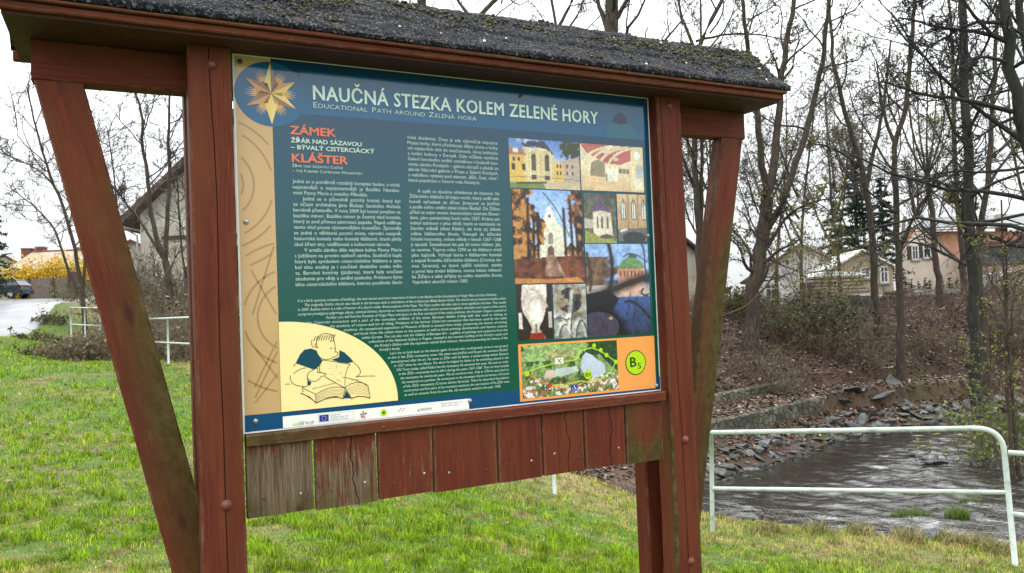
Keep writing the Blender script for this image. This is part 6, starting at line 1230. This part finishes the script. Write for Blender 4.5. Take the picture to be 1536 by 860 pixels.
shrub('ivy_bush', 'dark ivy mound at the foot of the thick forked tree', gp(1205, 470, 26), 2.1, 1.3, 1.5, 440, 110, IVY+GREEN+OLIVE+DEAD, 2100, .055, 'evergreen bushes on the bank crest')
shrub('ivy_bush', 'low ivy under the white sheet, right of the ivy mound', gp(1240, 475, 27), 1.0, .9, 1.2, 441, 50, IVY, 1700, .06, 'evergreen bushes on the bank crest')
shrub('ivy_bush', 'yellowish evergreen hedge piece beside the leaning brace', gp(1098, 470, 27), 1.2, .7, 1.0, 442, 50, [(.12, .11, .02), (.07, .08, .02)], 1700, .06, 'evergreen bushes on the bank crest')
shrub('tall_shrub', 'tall budding shrub with pale yellow green leaves above the ivy mound', gp(1232, 460, 34), 2.2, 1.5, 4.2, 443, 50, LIME, 2200, .06, 'evergreen bushes on the bank crest')
for i, (px, py, t, h, lf, lab) in enumerate(((1530, 640, 16.4, 2.0, [(.14, .2, .03), (.1, .15, .03), (.2, .24, .06)], 'bright green leafy shrub at the right edge above the water'), (1500, 475, 27, 1.5, DEAD, 'twiggy brush in front of the white car'), (1530, 480, 26, 1.9, DEAD, 'taller brush at the far right below the garage'), (1285, 485, 25, .9, DEAD, 'low bramble below the blue bin'), (1150, 500, 22, 1.0, DEAD, 'bramble on the bank below the thick forked tree'), (1488, 470, 33, 1.7, DEAD, 'bramble screen below the garage, left of the white car roof'), (1518, 470, 34, 1.8, DEAD, 'bramble screen hiding the lower half of the white car'), (1395, 490, 26, .9, DEAD, 'bramble on the bank crest below the crate'))):
    shrub('shrub', lab, gp(px, py, t), 1.1, 1.0, h, 450+i, 46, lf, 1400 if i == 0 else 350, .05, 'brush on the right bank')
# ------------------------------------------------------------------ dead leaves, sticks and dry stems on the bank (stuff)
r_ = np.random.default_rng(77); n = 115000; x = r_.uniform(-9, 26, n); y = r_.uniform(13, 36, n); sf = sdist(FAR, x, y); k = (sf > .45)&(sf < 13)&(r_.uniform(0, 1, n) < np.where(sf < 4, 1, .7)); x, y = x[k], y[k]
pts = np.stack([x, y, ground(x, y)+.025], 1)
LC = [(.09, .05, .032), (.125, .075, .05), (.055, .031, .021), (.15, .10, .07), (.27, .21, .165), (.06, .035, .025), (.05, .03, .02)]
tag(link('leaf_litter', leaves_mesh('leaf_litter', r_, pts, .058, LC, 'litter', .6, .7)), kind='stuff')
n = 19000; x = r_.uniform(-6, 26, n); y = r_.uniform(14, 36, n); sf = sdist(FAR, x, y); k = (sf > 2.3)&(sf < 12); x, y = x[k], y[k]; st = np.stack([x, y, ground(x, y)], 1); m = len(x); d = r_.normal(0, 1, (m, 3)); upr = r_.uniform(0, 1, m) < .55; d[:, 2] = np.where(upr, r_.uniform(.8, 2.5, m), r_.uniform(0, .2, m))
p, rr = grow(r_, st, d, np.where(upr, r_.uniform(.35, 1.1, m), r_.uniform(.4, 1.6, m)), np.where(r_.uniform(0, 1, m) < .04, .02, .0075), 6, .17, 0, .5); s2, d2, l2, t2 = sprout(r_, p, 3, 25, 70, .45, .5, .2, .004); p2, rr2 = grow(r_, s2, d2, l2, np.full(len(s2), .005), 4, .2, 0, .6)
V, F = join([tubes(p, rr, 3), tubes(p2, rr2, 3)]); q = np.array([(.050, .027, .017), (.085, .05, .032), (.125, .085, .057)])[r_.integers(0, 3, m)]; cc_ = np.concatenate([np.repeat(q, 18, 0), np.repeat(np.repeat(q, 3, 0), 12, 0)])
tag(link('bank_brushwood', mesh('bank_brushwood', V, F, M['litter'], col=cc_)), kind='stuff')
# fallen pale branch on the bank crest
MB().pipe(resample(pl(23, (1076, 478), (1100, 468), (1120, 460), (1148, 432), (1166, 404)), 24), .03, 7).build('x', M['bark']); o = bpy.data.objects['x']; o.name = 'fallen_branch'; tag(o, 'long pale fallen branch curving up from the bank crest beside the brace', 'branch')
# ------------------------------------------------------------------ grass (stuff) and tufts
r_ = np.random.default_rng(21)
def blades(n, rmin, rmax, amin, amax):
    a = np.radians(r_.uniform(amin, amax, n)); r = rmin*(rmax/rmin)**r_.uniform(0, 1, n); return np.sin(a)*r, np.cos(a)*r, r
def blade_mesh(name, x, y, z, h, w, col, lean=.55, mat='grassm'):
    n = len(x); a = r_.uniform(0, 6.28, n); b = r_.uniform(0, 6.28, n); ln_ = h*lean*r_.uniform(.2, 1.7, n); bx, by_ = np.cos(b)*ln_, np.sin(b)*ln_; sx_, sy_ = np.cos(a)*w, np.sin(a)*w
    q0 = np.stack([x-sx_, y-sy_, z-.01], 1); q1 = np.stack([x+sx_, y+sy_, z-.01], 1); mx_ = np.stack([x+bx*.35, y+by_*.35, z+h*.62], 1); s3 = np.stack([sx_, sy_, sx_*0], 1)*.7; tp = np.stack([x+bx, y+by_, z+h*r_.uniform(.75, 1.0, n)], 1)
    V = np.stack([q0, q1, mx_+s3, mx_-s3, tp], 1).reshape(-1, 3); i = np.arange(n)[:, None]*5; F = np.concatenate([i+np.array([[0, 1, 2]]), i+np.array([[0, 2, 3]]), i+np.array([[3, 2, 4]])]); return mesh(name, V, F, M[mat], col=np.repeat(col, 5, 0))
x, y, r = blades(540000, 2.6, 34, -46, 46); sn = sdist(NEAR, x, y); k = (sn < .12)&~inpoly(x, y, ROAD)&(y > 1.5); x, y, r, sn = x[k], y[k], r[k], sn[k]
g1 = fbm(x*.8, y*.8, 4, 31); g2 = fbm(x*2.6, y*2.6, 3, 61); g3 = fbm(x*7, y*7, 2, 71)
dry = np.clip(sstep(.56, .70, g2)*.75+sstep(-2.6, -.3, sn)*.8*sstep(.25, .55, g3)+.05, 0, .95); bare = sstep(.68, .74, g2)*sstep(.45, .6, g1); k = r_.uniform(0, 1, len(x)) > bare*.75; x, y, r, sn, g1, g2, g3, dry = (q[k] for q in (x, y, r, sn, g1, g2, g3, dry)); n = len(x)
z = ground(x, y); lush = sstep(.42, .62, g3)*(1-dry*.5); h = (.020+.062*lush**1.5*r_.uniform(.4, 1.2, n)+.03*sstep(-.9, 0, sn)*r_.uniform(0, 1.5, n))*(1+.012*r); w = .0015+.00038*r
GC = np.array([(.15, .27, .009), (.215, .335, .012), (.09, .18, .007), (.31, .40, .022)]); DC = np.array([(.42, .34, .12), (.32, .26, .08), (.46, .40, .18), (.26, .25, .06)])
isd = r_.uniform(0, 1, n) < dry; col = np.where(isd[:, None], DC[r_.integers(0, 4, n)], GC[r_.integers(0, 4, n)])*r_.uniform(.75, 1.25, (n, 1))*(.55+.9*np.clip((fbm(x*11, y*11, 2, 81)-.2)/.6, 0, 1))[:, None]; h = np.where(isd, h*.8, h)
tag(link('grass', blade_mesh('grass', x, y, z, h, w, col)), kind='stuff')
def tuft(name, label, loc, n, rad, h, cols, seed, cat='grass tuft', group=None, ry=None):
    global r_
    r_ = np.random.default_rng(seed); q = np.sqrt(r_.uniform(0, 1, n))*rad; a = r_.uniform(0, 6.28, n); x, y = q*np.cos(a), q*np.sin(a)*(ry or 1); cols = np.array(cols); hh = h*r_.uniform(.5, 1.1, n)*(1.1-.5*q/rad)
    o = link(name, blade_mesh(name, x, y, x*0, hh, np.full(n, .006), cols[r_.integers(0, len(cols), n)]*r_.uniform(.7, 1.3, (n, 1)), .7), None, loc); tag(o, label, cat, group); return o
def on_water(px, py): d = P(px, py, 1)-CAM; q = CAM+d*((WATER_Z-CAM[2])/d[2]); return (q[0], q[1], WATER_Z-.02)
WG = [(.07, .14, .015), (.11, .19, .03), (.16, .2, .05)]
tuft('water_grass', 'wide tuft of green grass standing in the shallow water, the left of three', on_water(1366, 774), 300, .36, .2, WG, 1, group='grass tufts in the river', ry=.35); tuft('water_grass', 'roundest bright green tuft in the water behind the lower rail', on_water(1436, 776), 320, .2, .27, WG, 2, group='grass tufts in the river', ry=.6); tuft('water_grass', 'small sparse tuft in the water farthest from the bank', on_water(1455, 753), 130, .22, .16, WG, 3, group='grass tufts in the river', ry=.4)
DG = [(.3, .25, .11), (.38, .32, .16), (.2, .17, .07), (.14, .15, .05)]
for i, (px, py, t) in enumerate(((1150, 806, 8.1), (1225, 805, 8.15), (1290, 808, 8.1), (1360, 812, 7.9), (1425, 815, 7.8), (1470, 822, 7.6), (1500, 835, 7.3), (945, 742, 10.0))):
    p = gp(px, py, t); tuft('dry_grass_tuft', ('straw coloured tuft on the bank edge seen under the planks' if px < 1000 else NTH[i]+' straw coloured tuft on the bank edge behind the mint railing'), (p[0], p[1], p[2]), 130, .16, .19, DG, 30+i, group='dry tufts along the bank edge')

n = 420; x, y, r = blades(n, 3, 22, -44, 44); k = (sdist(NEAR, x, y) < -.05)&~inpoly(x, y, ROAD); x, y = x[k], y[k]; pts = np.stack([x, y, ground(x, y)+r_.uniform(.02, .05, len(x))], 1)
tag(link('fallen_leaves', leaves_mesh('fallen_leaves', r_, pts, .03, [(.12, .065, .035), (.16, .10, .055), (.09, .05, .03)], 'litter', .6, .6)), kind='stuff')
